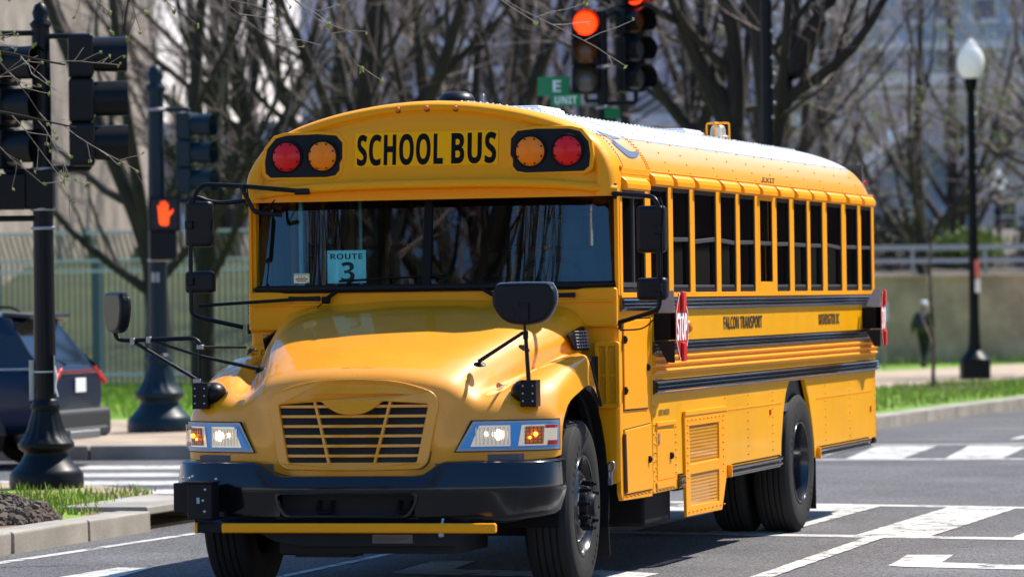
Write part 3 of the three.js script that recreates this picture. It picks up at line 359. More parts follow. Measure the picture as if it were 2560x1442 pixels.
// ------------------------------------------------------------------ hood, grille, lamps, bumper, wheels, mirrors
{
  const half = [
    [[0, .745, 1.030], [.30, .745, 1.018], [.47, .765, .985], [.56, .812, .972], [.66, .832, .95], [.85, .832, .88], [1.04, .835, .77], [1.145, .842, .665], [1.17, .855, .575]],
    [[0, .97, 1.028], [.30, .97, 1.016], [.50, .97, .98], [.58, .975, .965], [.68, .975, .945], [.86, .975, .872], [1.04, .975, .765], [1.15, .975, .655], [1.172, .96, .56]],
    [[0, 1.14, 1.018], [.30, 1.14, 1.005], [.53, 1.13, .965], [.62, 1.12, .93], [.72, 1.11, .905], [.88, 1.105, .845], [1.04, 1.10, .745], [1.145, 1.09, .64], [1.175, 1.04, .545]],
    [[0, 1.325, .985], [.30, 1.318, .975], [.56, 1.268, .925], [.66, 1.215, .875], [.74, 1.188, .84], [.89, 1.195, .77], [1.04, 1.19, .68], [1.135, 1.165, .59], [1.178, 1.10, .50]],
    [[0, 1.445, .72], [.30, 1.435, .71], [.61, 1.385, .68], [.71, 1.295, .65], [.775, 1.245, .62], [.90, 1.282, .6], [1.05, 1.278, .55], [1.135, 1.24, .49], [1.18, 1.16, .41]],
    [[0, 1.545, .38], [.32, 1.535, .38], [.68, 1.49, .37], [.79, 1.38, .36], [.835, 1.30, .36], [.93, 1.355, .35], [1.06, 1.355, .31], [1.14, 1.315, .27], [1.185, 1.215, .20]],
    [[0, 1.64, .02], [.35, 1.63, .02], [.77, 1.585, .02], [.88, 1.475, .01], [.91, 1.37, .0], [.985, 1.405, .05], [1.08, 1.405, .06], [1.145, 1.375, .03], [1.187, 1.25, -.07]],
    [[0, 1.725, -.32], [.38, 1.715, -.32], [.84, 1.665, -.33], [.95, 1.56, -.34], [.975, 1.43, -.28], [1.02, 1.435, -.19], [1.09, 1.43, -.12], [1.15, 1.405, -.10], [1.187, 1.175, -.26]],
    [[0, 1.785, -.63], [.40, 1.775, -.63], [.90, 1.72, -.64], [1.0, 1.63, -.65], [1.015, 1.46, -.56], [1.04, 1.45, -.36], [1.095, 1.442, -.22], [1.15, 1.42, -.155], [1.187, 1.09, -.33]]];
  const net = half.map(r => [...r.slice(1).reverse().map(p => [-p[0], p[1], p[2]]), ...r]);
  const rows = refine(net, 6, 6);
  const hood = B('hood', gridGeo(rows, (x, y, z) => !(Math.abs(x) < lerp(0.42, 0.485, (y - 0.82) / 0.36) && y > 0.80 && y < 1.235 && z > 0.9)), M.hood);
  // raised handle scoop on the hood
  B('hood_scoop', (() => { const R = []; for (let j = 0; j <= 6; j++) { const t = j / 6, r = []; for (let i = 0; i <= 10; i++) { const u = i / 5 - 1, x = u * lerp(.15, .19, t), z = lerp(.885, .60, t), y0 = lerp(1.383, 1.490, t); r.push([x, y0 + 0.018 * (1 - Math.pow(Math.abs(u), 4)) * (1 - t) - 0.012, z + 0.02 * u * u]); } R.push(r); } return gridGeo(R); })(), M.hood, hood);
  B('hood_slot', wire([[-.15, 1.375, .898], [-.13, 1.362, .91], [0, 1.358, .918], [.13, 1.362, .91], [.15, 1.375, .898]], 0.005), M.dark, hood);
  for (const s of [-1, 1]) {
    const v = B('hood_vent', warp(extrX(roundPoly([[-.30, 1.555], [-.62, 1.61], [-.675, 1.46], [-.40, 1.465]], 0.02), 0, 0.02, 0.003), (x, y, z) => [s * (x + lerp(1.002, 0.985, (y - 1.46) / .15) - 0.06 * (z + .5)), y, z]), M.black, hood);
    const sl = []; for (let k = 0; k < 6; k++) { const y = 1.478 + k * 0.02, z0 = lerp(-.40, -.34, k / 6), z1 = lerp(-.66, -.63, k / 6); sl.push(rod([s * (1.03 - 0.06 * (z0 + .5)), y, z0], [s * (1.03 - 0.06 * (z1 + .5)), y, z1], 0.0035, 0.0035, 5)); } for (let k = 0; k < 5; k++) { const z = -.42 - k * 0.05; sl.push(rod([s * (1.028 - 0.06 * (z + .5)), 1.47, z], [s * (1.016 - 0.06 * (z + .5)), 1.55 + 0.008 * k, z], 0.003, 0.003, 5)); }
    B('vent_louvre', sl, M.greyPanel, hood);
    B('hood_catch', [rbox(0.03, 0.09, 0.05, 0.01, s * 1.15, 1.36, -.20), rod([s * 1.16, 1.40, -.18], [s * 1.18, 1.12, -.36], 0.012)], M.black, hood);
    // wheel-house liner
    const lin1 = []; for (let j = 0; j <= 14; j++) { const a = lerp(-0.25, Math.PI + 0.35, j / 14), r = []; for (const x of [0.68, 0.9, 1.15]) r.push([s * x, 0.58 + Math.sin(a) * 0.66, Math.cos(a) * 0.62 - 0.02]); lin1.push(r); }
    B('wheel_liner', [gridGeo(lin1), span(s * 0.62, s * 0.67, 0.5, 1.28, -0.66, 0.6), extrX([[-.02, 1.25], [-.285, 1.13], [-.60, .82], [-.50, .775], [-.48, .60], [-.66, .58], [-.66, 1.42], [-.1, 1.42]], s * 1.05, s * 1.09)], M.matte);
  }
  B('engine_block', [span(-0.6, 0.6, 0.7, 1.25, -0.6, 0.75), span(-1.0, 1.0, 0.80, 0.87, 0.4, 0.9), span(-0.62, 0.62, 0.66, 0.82, 0.6, 0.98)], std(.10, .10, .105, .6));
  // grille
  const zg = (x, y) => 1.048 - 0.07 * (y - 0.8) - 0.17 * x * x;
  const gw = (g, dz) => warp(g, (x, y, z) => [x, y, z + zg(x, y) + dz]);
  const outer = roundPoly([[-.455, .792, .07], [-.535, 1.225, .09], [-.30, 1.305, .2], [0, 1.322, .3], [.30, 1.305, .2], [.535, 1.225, .09], [.455, .792, .07], [0, .785, .2]].reverse(), 0.06, 6);
  const open = roundPoly([[-.405, .822, .02], [-.475, 1.178, .025], [-.185, 1.197, .03], [-.155, 1.165, .02], [-.07, 1.118, .05], [.07, 1.118, .05], [.155, 1.165, .02], [.185, 1.197, .03], [.475, 1.178, .025], [.405, .822, .02]], 0.02, 4);
  const gr = B('grille', gw(extr(outer, 0.03, 0.006, [open]), -0.032), M.hood);
  B('grille_seam', gw(extr(outer.map(p => [p[0] * 1.022, 1.05 + (p[1] - 1.05) * 1.03]), 0.004), -0.022), M.dark, gr);
  const hw = y => lerp(.405, .475, (y - .822) / .356) + 0.006;
  for (let k = 0; k < 6; k++) { const y = 0.868 + k * 0.0585; const g = new THREE.BoxGeometry(2 * hw(y), 0.016, 0.018, 14, 1, 1); g.translate(0, y, 0); const m = B('slat', gw(g, -0.022), M.hood, gr); }
  for (const s of [-1, 1]) { const g = extr([[s * .142 - .008, .822], [s * .142 + .008, .822], [s * .236 + .008, 1.19], [s * .236 - .008, 1.19]], 0.03); B('upright', gw(g, -0.042), M.hood, gr); }
  B('radiator', [span(-.46, .46, .8, 1.2, .74, .78)], std(.06, .06, .062, .7), gr); B('radiator_shroud', [span(-.47, .47, 1.195, 1.205, .74, .93), span(-.47, .47, .795, .805, .74, .97), span(-.50, -.485, .8, 1.2, .74, .93), span(.485, .50, .8, 1.2, .74, .93)], M.dark, gr);
  for (const [x, w] of [[-.28, .05], [-.05, .03], [.33, .06]]) B('radiator_strut', span(x - w / 2, x + w / 2, .82, 1.19, .80, .83), M.greyPanel, gr);
  B('radiator_hose', [at(new THREE.TorusGeometry(.14, .025, 8, 24, Math.PI), [0, .80, .83]), at(new THREE.TorusGeometry(.1, .025, 8, 24, Math.PI), [.24, .80, .83])], M.matte, gr);
  // headlamps follow the fender plan curve
  const zp = x => pw([[.5, 1.0], [.60, .972], [.66, .953], [.76, .918], [.86, .878], [.95, .828], [1.04, .770], [1.10, .716], [1.145, .660], [1.165, .61], [1.18, .55]], x);
  for (const s of [-1, 1]) {
    const patch = (xb0, xb1, xt0, xt1, y0, y1, dz, n = 16) => { const R = []; for (let j = 0; j <= 5; j++) { const v = j / 5, r = []; for (let i = 0; i <= n; i++) { const x = lerp(lerp(xb0, xt0, v), lerp(xb1, xt1, v), i / n), y = lerp(y0, y1, v); r.push([s * (x + dz * 0.45), y, zp(x) + dz * 0.9]); } R.push(r); } return gridGeo(R); };
    const h = B('headlight', patch(.615, 1.168, .712, 1.168, .884, 1.072, 0.010), M.matte);
    B('outer_bezel', patch(.624, 1.166, .722, 1.166, .890, 1.066, 0.014), M.bezelGrey, h);
    B('inner_bezel', patch(.648, 1.160, .735, 1.160, .905, 1.050, 0.018), M.blue, h);
    B('reflector_bowl', patch(.705, .925, .755, .925, .917, 1.040, 0.022, 10), M.reflector, h);
    const fl = []; for (let k = 0; k < 9; k++) { const x = .735 + k * .022; fl.push(rod([s * (x + .012), .925, zp(x) + .022], [s * (x + .014), 1.03, zp(x) + .022], 0.0045, 0.0045, 5)); } B('lens_fluting', fl, M.chrome, h);
    B('bulb', [ball(0.030, s * .865, .985, zp(.865) + .014, [1, 1.15, .7], 14), ball(0.016, s * .80, .99, zp(.80) + .016, [1, 1, .7], 12)], M.headGlow, h);
    B('turn_reflector', patch(.965, 1.155, .985, 1.158, .917, 1.040, 0.022, 10), M.reflector, h);
    B('turn_lens', patch(1.0, 1.095, 1.01, 1.10, .925, 1.032, 0.026, 6), M.amberLens, h); B('turn_bulb', [ball(.014, s * 1.075, .985, zp(1.05) + .045, [1, 1, .6], 10), ball(.009, s * 1.045, .965, zp(1.02) + .045, [1, 1, .6], 10)], M.amberGlow, h); { const gl = []; for (let k = 0; k < 5; k++) { const y = .932 + k * .022; gl.push(rod([s * 1.015, y, zp(1.0) + .028], [s * 1.105, y, zp(1.09) + .028], .002, .002, 4)); } for (let k = 0; k < 5; k++) { const x = 1.005 + k * .02; gl.push(rod([s * (x + .013), .928, zp(x) + .028], [s * (x + .015), 1.03, zp(x) + .028], .002, .002, 4)); } B('lens_ribs', gl, M.rust, h); }
    B('side_reflector', [patch(1.115, 1.156, 1.118, 1.158, .918, .945, 0.027, 4), patch(1.105, 1.156, 1.108, 1.158, 1.018, 1.038, 0.027, 4)], M.lampRed, h);
    B('lens_cover', patch(.648, 1.160, .735, 1.160, .905, 1.050, 0.034), M.clear, h);
  }
  // bumper
  const plan = t => { const a = [[-1.205, .60], [-1.20, .70], [-1.165, .83], [-1.07, .95], [-.9, 1.05], [-.6, 1.125], [-.3, 1.152], [0, 1.16], [.3, 1.152], [.6, 1.125], [.9, 1.05], [1.07, .95], [1.165, .83], [1.20, .70], [1.205, .60]]; return a; };
  const pc = new THREE.CatmullRomCurve3(plan().map(p => V(p[0], 0, p[1]))).getPoints(90);
  const rowsB = [[.835, -.09], [.832, -.045], [.815, -.022], [.69, 0], [.675, .004], [.65, 0], [.515, -.012], [.49, -.022], [.468, -.05], [.466, -.10]].map(([y, d]) => pc.map(p => { const e = sstep(0.9, 1.2, Math.abs(p.x)), c = sstep(.60, .44, Math.abs(p.x)); const n = Math.hypot(p.x, p.z * 1.0); return [p.x * (1 + d * 0.35) - Math.sign(p.x) * (y < .6 ? 0.05 * e * (0.6 - y) / .13 : 0), y < .52 ? y + 0.02 * e : y > .7 ? y - c * (y - .70) * 0.62 : y, p.z + d]; }));
  const bump = B('front_bumper', gridGeo(rowsB, (x, y, z) => !(Math.abs(x) < 0.42 - (y < 0.55 ? 0.03 : 0) && y > 0.516 && y < 0.65)), M.gloss);
  const ov = roundPoly([[-.445, .655, .03], [-.43, .58, .03], [-.385, .51, .03], [.385, .51, .03], [.43, .58, .03], [.445, .655, .03]].reverse(), 0.03), oi = ov.map(p => [p[0] * 0.968, .583 + (p[1] - .583) * 0.86]);
  B('bumper_opening', warp(extr(ov, 0.02, 0.004, [oi]), (x, y, z) => [x, y, z + 1.150 - 0.10 * x * x - 0.0]), M.gloss, bump);
  B('opening_recess', [span(-.44, .44, .5, .66, 1.0, 1.02), span(-.44, .44, .655, .665, 1.0, 1.13), span(-.44, .44, .50, .508, 1.0, 1.13)], M.dark, bump);
  B('tow_hook', [bent([[-.2, .60, 1.03], [-.2, .535, 1.07], [-.12, .535, 1.07], [-.12, .6, 1.03]], .014, .02), bent([[.3, .60, 1.03], [.3, .535, 1.07], [.37, .535, 1.07], [.37, .6, 1.03]], .014, .02)], M.matte, bump);
  // crossing arm and motor box
  const arm = B('crossing_arm', rbox(1.72, 0.058, 0.045, 0.012, 0.075, .449, 1.20), M.yellow);
  B('arm_wrap', [rbox(0.16, 0.06, 0.05, 0.01, -.83, .449, 1.20)], M.rubber, arm); B('arm_end', rbox(0.02, 0.066, 0.052, 0.006, -.915, .449, 1.20), M.yellow, arm);
  B('arm_magnet', [rbox(.03, .03, .03, .008, .60, .412, 1.2), rod([.6, .47, 1.19], [.6, .50, 1.16], .008)], M.bezelGrey, arm);
  const mb = B('crossing_arm_motor', [rbox(0.16, 0.215, 0.12, 0.008, -.875, .61, 1.20), rbox(0.12, 0.18, 0.10, 0.006, -1.0, .627, 1.16), box(0.006, 0.2, 0.02, -.80, .61, 1.265), box(0.19, 0.008, 0.14, -.885, .722, 1.20)], M.plastic);
  B('motor_bolt', [[-.84, .68], [-.855, .615], [-.845, .55], [-.79, .74], [-.96, .745], [-1.0, .745], [-.94, .755]].map(p => ball(0.009, p[0], p[1], p[1] > .7 ? 1.21 : 1.262, [1, 1, .6], 8)), M.steel, mb);
  B('motor_label', box(0.018, 0.036, 0.003, -.885, .615, 1.2625), M.bezelGrey, mb);
  // tow plate under the bumper with label
  B('skid_plate', [extr([[-.72, .47], [.72, .47], [.62, .335], [-.3, .33], [-.5, .36]], 0.02).translate(0, 0, .98)], M.dark);
  const lt = ctex(256, 64, (x, w, h) => { x.fillStyle = '#6e6a63'; x.fillRect(0, 0, w, h); x.fillStyle = '#8d5a52'; x.fillRect(60, 4, 150, 14); x.fillStyle = '#4b4740'; for (let k = 0; k < 4; k++) x.fillRect(10, 24 + k * 9, 220 - k * 20, 4); });
  B('warning_label', new THREE.PlaneGeometry(0.25, 0.052).translate(.24, .375, 1.004), new THREE.MeshStandardMaterial({ map: lt, roughness: .6, side: THREE.DoubleSide }));
}
// wheels
function wheel(x, z, side, steer, kind) {
  const w = new THREE.Group(); w.name = 'wheel'; w.position.set(x, 0.522, z); w.rotation.y = steer; bus.add(w);
  const S = g => { g.rotateZ(-Math.PI / 2); if (side < 0) g.scale(-1, 1, 1); return side < 0 ? flip(g) : g; };
  function flip(g) { const i = g.index; if (i) for (let k = 0; k < i.count; k += 3) { const a = i.getX(k); i.setX(k, i.getX(k + 1)); i.setX(k + 1, a); } g.computeVertexNormals(); return g; }
  const tp = [[.295, -.10], [.31, -.128], [.36, -.142], [.42, -.146], [.47, -.142], [.495, -.132], [.508, -.122], [.516, -.112]];
  for (const gx of [-.062, -.022, .022, .062]) tp.push([.5225, gx - .012], [.5225, gx - .006], [.510, gx - .0045], [.510, gx + .0045], [.5225, gx + .006], [.5225, gx + .012]);
  tp.push([.516, .112], [.508, .122], [.499, .128], [.495, .126], [.49, .134], [.47, .142], [.45, .1455], [.447, .1435], [.44, .146], [.40, .147], [.37, .144], [.366, .141], [.36, .143], [.325, .134], [.31, .128], [.302, .115], [.295, .10]);
  mesh('tyre', S(lathe(tp, 72)), M.rubberSide, w);
  // raised lettering blocks on the sidewall
  const lug = []; for (let k = 0; k < 46; k++) { if (![0, 1, 2, 3, 4, 5, 6, 23, 24, 25, 26, 27].includes(k)) continue; const a = k / 46 * Math.PI * 2 + .5; const g = rbox(.006, .034, .010 + .008 * (k % 3), .002, 0, 0, 0); g.rotateX(0); g.translate(side * .147, .405, 0); g.rotateX(a); lug.push(g); }
  mesh('sidewall_lettering', lug, M.rubber, w);
  if (kind === 'front') {
    mesh('rim', S(lathe([[.305, .122], [.312, .128], [.306, .134], [.295, .128], [.285, .10], [.272, .06], [.268, .03], [.25, .028], [.235, .07], [.215, .105], [.185, .128], [.165, .135], [.15, .135], [.148, .12], [.10, .118]], 56)), M.rim, w);
    mesh('hub', S(lathe([[.12, .11], [.118, .16], [.105, .175], [.075, .18], [.07, .205], [.05, .212], [0, .213]], 32)), M.plastic, w);
    for (let k = 0; k < 10; k++) { const a = (k + .3) / 10 * Math.PI * 2; mesh('lug_nut', merge([rod([side * .13, Math.cos(a) * .142, Math.sin(a) * .142], [side * .185, Math.cos(a) * .142, Math.sin(a) * .142], .017, .017, 6), rod([side * .18, Math.cos(a) * .142, Math.sin(a) * .142], [side * .205, Math.cos(a) * .142, Math.sin(a) * .142], .010, .010, 8)]), M.plastic, w); }
    const hh = []; for (let k = 0; k < 5; k++) { const a = (k + .15) / 5 * Math.PI * 2; hh.push(at(new THREE.CylinderGeometry(.034, .034, .012, 18), [side * .0865, Math.cos(a) * .226, Math.sin(a) * .226], [0, 0, Math.PI / 2])); } mesh('hand_hole', hh, M.dark, w);
    mesh('rim_lip', S(new THREE.TorusGeometry(.300, .006, 8, 64).rotateX(Math.PI / 2).translate(0, .132, 0)), M.rim, w);
  } else {
    mesh('rim', S(lathe([[.305, .122], [.312, .128], [.306, .134], [.297, .128], [.285, .06], [.275, -.06], [.25, -.075], [.19, -.08], [.12, -.075], [.12, .0], [.10, .03], [0, .032]], 56)), M.rim, w);
    mesh('rim_lip', S(new THREE.TorusGeometry(.303, .006, 8, 64).rotateX(Math.PI / 2).translate(0, .132, 0)), M.rim, w);
    for (let k = 0; k < 10; k++) { const a = (k + .3) / 10 * Math.PI * 2; mesh('lug_nut', rod([side * -.08, Math.cos(a) * .16, Math.sin(a) * .16], [side * -.03, Math.cos(a) * .16, Math.sin(a) * .16], .016, .016, 6), M.plastic, w); }
  }
  return w;
}
for (const s of [1, -1]) { wheel(s * 1.02, 0, s, 0.055, 'front'); wheel(s * 1.075, -6.37, s, 0, 'rear'); wheel(s * 0.735, -6.37, s, 0, 'rear'); }
for (const s of [1, -1]) { B('mud_flap', warp(new THREE.BoxGeometry(0.24, 0.46, 0.012, 4, 8, 1), (x, y, z) => [s * 1.02 + x, y + .40, z - .66 - 0.25 * (0.2 - y) * (0.2 - y)]), M.rubber); B('mud_flap', span(s * .62, s * 1.2, .14, .66, -7.0, -6.985), M.rubber); }
// rear-view mirrors
for (const s of [1, -1]) {
  const x = s * 1.485, z = -0.47, dy = s > 0 ? 0 : 0.085;
  const m = B('side_mirror', [bent([[s * 1.21, 2.435, -.62], [s * 1.40, 2.42, -.55], [x + s * .05, 2.40 + dy, z], [x + s * .05, 1.72, z], [x - s * .02, 1.70, z], [s * 1.24, 1.63, -.62]].map((p, i) => i === 4 ? [x + s * .01, 1.695, z - .02] : p), 0.0145, 0.09, 8, 60), rbox(.02, .1, .03, .006, s * 1.215, 2.45, -.66), rbox(.02, .06, .03, .006, s * 1.225, 1.615, -.70)], M.black);
  const head = (w, h, y, n) => { const g = new RoundedBoxGeometry(w, h, .085, 4, .03); warp(g, (a, b, c) => [a * (1 + c * 0.5), b, c + 0.02 * (1 - Math.pow(Math.abs(2 * a / w), 2)) * (c > 0 ? 1 : 0)]); g.computeVertexNormals(); return B(n, g.translate(x, y, z - .04), M.plastic, m); };
  head(.185, .292, 2.205 + dy, 'flat_mirror'); head(.195, .142, 1.835 + dy, 'convex_mirror');
  B('mirror_glass', [new THREE.PlaneGeometry(.165, .27).translate(x, 2.205 + dy, z - .086), new THREE.PlaneGeometry(.175, .12).translate(x, 1.835 + dy, z - .086)], M.chrome, m);
  for (const y of [2.2, 1.84]) B('mirror_clamp', rbox(.05, .05, .03, .006, x + s * .05, y + dy, z + .02), M.black, m);
  B('mirror_wire', wire(s > 0 ? [[x + .06, 2.40, z], [x + .085, 2.33, z + .01], [x + .078, 2.2, z + .02], [x + .07, 1.9, z + .02], [x + .05, 1.72, z], [1.42, 1.60, -.56], [1.24, 1.58, -.64]] : [[-1.16, 2.52, -.5], [-1.14, 2.40, -.52], [-1.08, 2.37, -.56], [-.98, 2.46, -.60]], 0.005, 40), M.matte, m);
  if (s < 0) {
    B('mirror_brace', [bent([[x - .05, 2.40, z], [-1.47, 2.545, -.48], [-1.22, 2.53, -.52], [-.83, 2.49, -.53]], .0145, .06), bent([[-1.20, 2.53, -.5], [-1.12, 2.36, -.52], [-.96, 2.34, -.60]], .015, .03), rod([-1.48, 1.77, z], [-.93, 1.80, -.63], .011), rbox(.1, .04, .04, .01, -.80, 2.485, -.535)], M.black, m);
  }
}
// crossover mirrors on the fenders
{
  const shape = [[-.172, .05], [-.155, .088], [-.12, .103], [.12, .103], [.155, .088], [.172, .05], [.165, -.01], [.125, -.07], [.06, -.10], [-.06, -.10], [-.125, -.07], [-.165, -.01]];
  const headG = () => { const g = extr(smoothPoly(shape, 56).reverse(), .03, .022); return g; };
  const foot = s => B('crossover_mirror', [extr([[s * .985, 1.15], [s * 1.075, 1.15], [s * 1.075, 1.30], [s * .985, 1.30]].sort(() => 0), .10, .004).translate(0, 0, .70), wedge(s)], M.black);
  function wedge(s) { const g = new THREE.SphereGeometry(.09, 14, 10); g.scale(.85, .78, 1.0); g.translate(s * .975, 1.235, .70); return g; }
  const pad = (x, y, z, nx, ny, nz, m) => { const g = lathe([[0, .022], [.012, .022], [.016, .014], [.036, .006], [.038, 0]], 20); const q = new THREE.Quaternion().setFromUnitVectors(V(0, 1, 0), V(nx, ny, nz).normalize()); g.applyMatrix4(new THREE.Matrix4().compose(V(x, y, z), q, V(1, 1, 1))); return B('mount_pad', g, M.black, m); };
  const screws = (s, m) => { const g = []; for (const x of [1.0, 1.06]) for (const y of [1.18, 1.225, 1.27]) g.push(ball(.006, s * x, y, .808, [1, 1, .6], 6)); B('bracket_screw', g, M.steel, m); };
  let m = foot(1); screws(1, m);
  const z = .80, yM = 1.755;
  B('mirror_post', [rod([1.035, 1.29, z], [1.018, 1.60, z], .014, .012), rod([1.018, 1.55, z + .005], [1.018, 1.68, z + .02], .009), rbox(.03, .05, .03, .006, 1.02, 1.57, z)], M.black, m);
  B('mirror_bowl', at(headG(), [1.018, yM, z - .01]), M.plastic, m); B('bowl_plate', [rbox(.07, .11, .012, .004, 1.018, 1.705, z + .052), ...[[-.022, .04], [.022, .04], [-.022, -.042], [.022, -.042]].map(p => ball(.005, 1.018 + p[0], 1.705 + p[1], z + .06, [1, 1, .6], 6))], M.plastic, m);
  B('bowl_rim', wire([...smoothPoly(shape, 40), smoothPoly(shape, 40)[0]].map(p => [1.018 + p[0] * 1.12, yM + p[1] * 1.19, z - .02]), .006, 120), M.bezelGrey, m);
  B('mirror_stay', [rod([1.005, 1.585, z], [.70, 1.415, .70], .011, .013), rod([1.02, 1.53, z], [.93, 1.50, .45], .008)], M.black, m);
  pad(.70, 1.395, .68, .15, 1, .35, m); pad(.90, 1.485, .40, .6, 1, .25, m);
  m = foot(-1); screws(-1, m);
  B('mirror_post', bent([[-1.035, 1.29, .78], [-1.03, 1.545, .78], [-1.075, 1.575, .78], [-1.50, 1.565, .82], [-1.55, 1.575, .83], [-1.565, 1.64, .84]], .0135, .05, 8, 60), M.black, m);
  B('mirror_bowl', at(headG(), [-1.53, 1.735, .83], [0, -.92, 0]), M.plastic, m);
  B('mirror_stay', [rod([-1.45, 1.56, .82], [-1.05, 1.32, .78], .011), rod([-1.36, 1.57, .81], [-1.0, 1.465, .85], .009), rod([-1.0, 1.465, .85], [-.68, 1.385, .74], .011, .014), rod([-1.03, 1.52, .78], [-.80, 1.515, .60], .009)], M.black, m);
  B('stay_clamp', [rbox(.03, .045, .035, .006, -1.45, 1.557, .82), rbox(.03, .04, .035, .006, -1.35, 1.567, .81), rbox(.05, .03, .035, .006, -1.05, 1.315, .78), rbox(.04, .03, .035, .006, -1.03, 1.52, .78)], M.steelDull, m);
  pad(-.67, 1.375, .72, -.45, 1, .45, m); pad(-.78, 1.485, .56, -.7, 1, .3, m);
}
// folding stop arms
for (const [zc, back] of [[-1.82, 0], [-9.10, 1]]) {
  const s = B('stop_arm', [span(1.225, 1.335, 1.505, 1.682, zc + .2, zc - .2, .008)], M.matte);
  const px = 1.362, R = .232, oct = k => Array.from({ length: 8 }, (_, i) => { const a = (i + .5) * Math.PI / 4; return [zc + Math.cos(a) * R * k, 1.592 + Math.sin(a) * R * k]; });
  const turn = g => { g.translate(-px, 0, -zc); g.rotateY(back ? 0.10 : 0.05); g.translate(px, 0, zc); return g; };
  B('sign_plate', turn(extrX(oct(1), px - .006, px, 0)), back ? M.stopRed : M.stopRed, s);
  const tx = ctex(512, 512, (x, w, h) => { x.clearRect(0, 0, w, h); x.beginPath(); for (let i = 0; i < 8; i++) { const a = (i + .5) * Math.PI / 4; x.lineTo(w / 2 + Math.cos(a) * w * .54, h / 2 + Math.sin(a) * h * .54); } x.closePath(); x.fillStyle = '#e9e4e2'; x.fill(); x.beginPath(); for (let i = 0; i < 8; i++) { const a = (i + .5) * Math.PI / 4; x.lineTo(w / 2 + Math.cos(a) * w * .515, h / 2 + Math.sin(a) * h * .515); } x.closePath(); x.fillStyle = '#a01512'; x.fill(); fitText(x, 'STOP', w / 2, h / 2, w * .84, h * .40, '#f2efec', 6); });
  B('stop_face', turn(at(new THREE.PlaneGeometry(R * 1.852, R * 1.852), [px + .002, 1.592, zc], [0, Math.PI / 2, 0])), new THREE.MeshPhysicalMaterial({ map: tx, transparent: true, alphaTest: .5, roughness: .5, specularIntensity: .4, side: THREE.DoubleSide }), s);
  for (const dy of [.165, -.165]) B('stop_lamp', turn(rbox(.026, .125, .11, .011, px + .011, 1.592 + dy, zc)), M.lampRed, s);
  for (const d of [1, -1]) B('wind_guard', turn(extr([[1.235, 1.592 + d * .095], [1.30, 1.592 + d * .232], [1.35, 1.592 + d * .232], [1.352, 1.592 + d * .095]], .006).translate(0, 0, zc + .21)), d > 0 ? M.greyPanel : M.black, s);
  B('arm_wire', wire([[1.30, 1.51, zc + .15], [1.31, 1.46, zc + .18], [1.28, 1.43, zc + .16]], .004), M.matte, s);
}
// route card behind the windshield
{
  const t = ctex(512, 420, (x, w, h) => { x.fillStyle = '#dff3f0'; x.fillRect(0, 0, w, h); fitText(x, 'ROUTE', w * .5, h * .18, w * .84, h * .17, '#101820'); fitText(x, '3', w * .53, h * .65, w * .36, h * .60, '#101820'); x.fillStyle = '#222'; for (const a of [.04, .96]) { x.beginPath(); x.arc(w * a, h * .07, 6, 0, 7); x.fill(); } });
  const rc = thing('route_card', 'white card reading ROUTE 3 inside the lower bus windshield', 'sign', [-0.567, 1.90, -0.71]);
  mesh('card', rbox(.258, .21, .004, .001, 0, .105, 0), M.white, rc);
  mesh('card_face', new THREE.PlaneGeometry(.256, .208).translate(0, .105, .003), new THREE.MeshStandardMaterial({ map: t, roughness: .6, side: THREE.DoubleSide }), rc);
  for (const x of [-.155, .15]) mesh('suction_cup', lathe([[0, .006], [.025, .004], [.028, 0]], 20).rotateX(Math.PI / 2).translate(x, .19, .004), M.clear, rc);
}
// ------------------------------------------------------------------ ground, kerbs, markings
const depthOf = (x, z) => (x - 7.544) * -0.2659 + (z - 24.747) * -0.964;
const gy = (x, z) => -0.005 * Math.max(0, depthOf(x, z) - 65);
{
  const t = struct('terrain', new THREE.PlaneGeometry(1600, 1600).rotateX(-Math.PI / 2).translate(0, -2.4, 0), std(0.10, 0.13, 0.06, 1));
}
const road = (() => {
  const rows = []; for (let z = 44; z >= -132; z -= 1.0) { const r = []; for (let x = -62; x <= 46; x += 1.0) r.push([x, gy(x, z), z]); rows.push(r); }
  const g = gridGeo(rows); const p = g.attributes.position, n = p.count, c = new Float32Array(n * 3), uv = new Float32Array(n * 2);
  for (let i = 0; i < n; i++) { const x = p.getX(i), z = p.getZ(i); const k = 0.86 + 0.5 * (fbm(x / 64 + 2, z / 64 + 2, 16, 4, 300) - 0.5) + 0.30 * (fbm(x / 64 + 2, z / 256 + 2, 64, 2, 310) - 0.5); c.set([k, k, k * 1.005], i * 3); uv.set([x, z], i * 2); }
  g.setAttribute('color', new THREE.BufferAttribute(c, 3)); g.setAttribute('uv', new THREE.BufferAttribute(uv, 2));
  return struct('road', g, M.asphalt);
})();
const jr = RNG(77);
function flat(poly, y = 0.004, jitter = 0.012, drop = true) { // a sheet on the ground, outline slightly worn
  const P = []; for (let i = 0; i < poly.length; i++) { const a = poly[i], b = poly[(i + 1) % poly.length], L = Math.hypot(b[0] - a[0], b[1] - a[1]), n = jitter ? Math.max(1, Math.min(60, Math.round(L / 0.09))) : Math.max(1, Math.round(L / 3)); for (let k = 0; k < n; k++) { const t = k / n; P.push([lerp(a[0], b[0], t) + (k && jitter ? (jr() - 0.5) * jitter : 0), lerp(a[1], b[1], t) + (k && jitter ? (jr() - 0.5) * jitter : 0)]); } }
  const g = new THREE.ShapeGeometry(new THREE.Shape(P.map(p => new THREE.Vector2(p[0], -p[1])))); g.rotateX(-Math.PI / 2);
  const q = g.attributes.position; for (let i = 0; i < q.count; i++) q.setY(i, y + (drop ? gy(q.getX(i), q.getZ(i)) : 0)); g.computeVertexNormals(); return g;
}
const paint = (name, poly, y) => mesh(name, flat(poly, y), M.roadPaint, road);
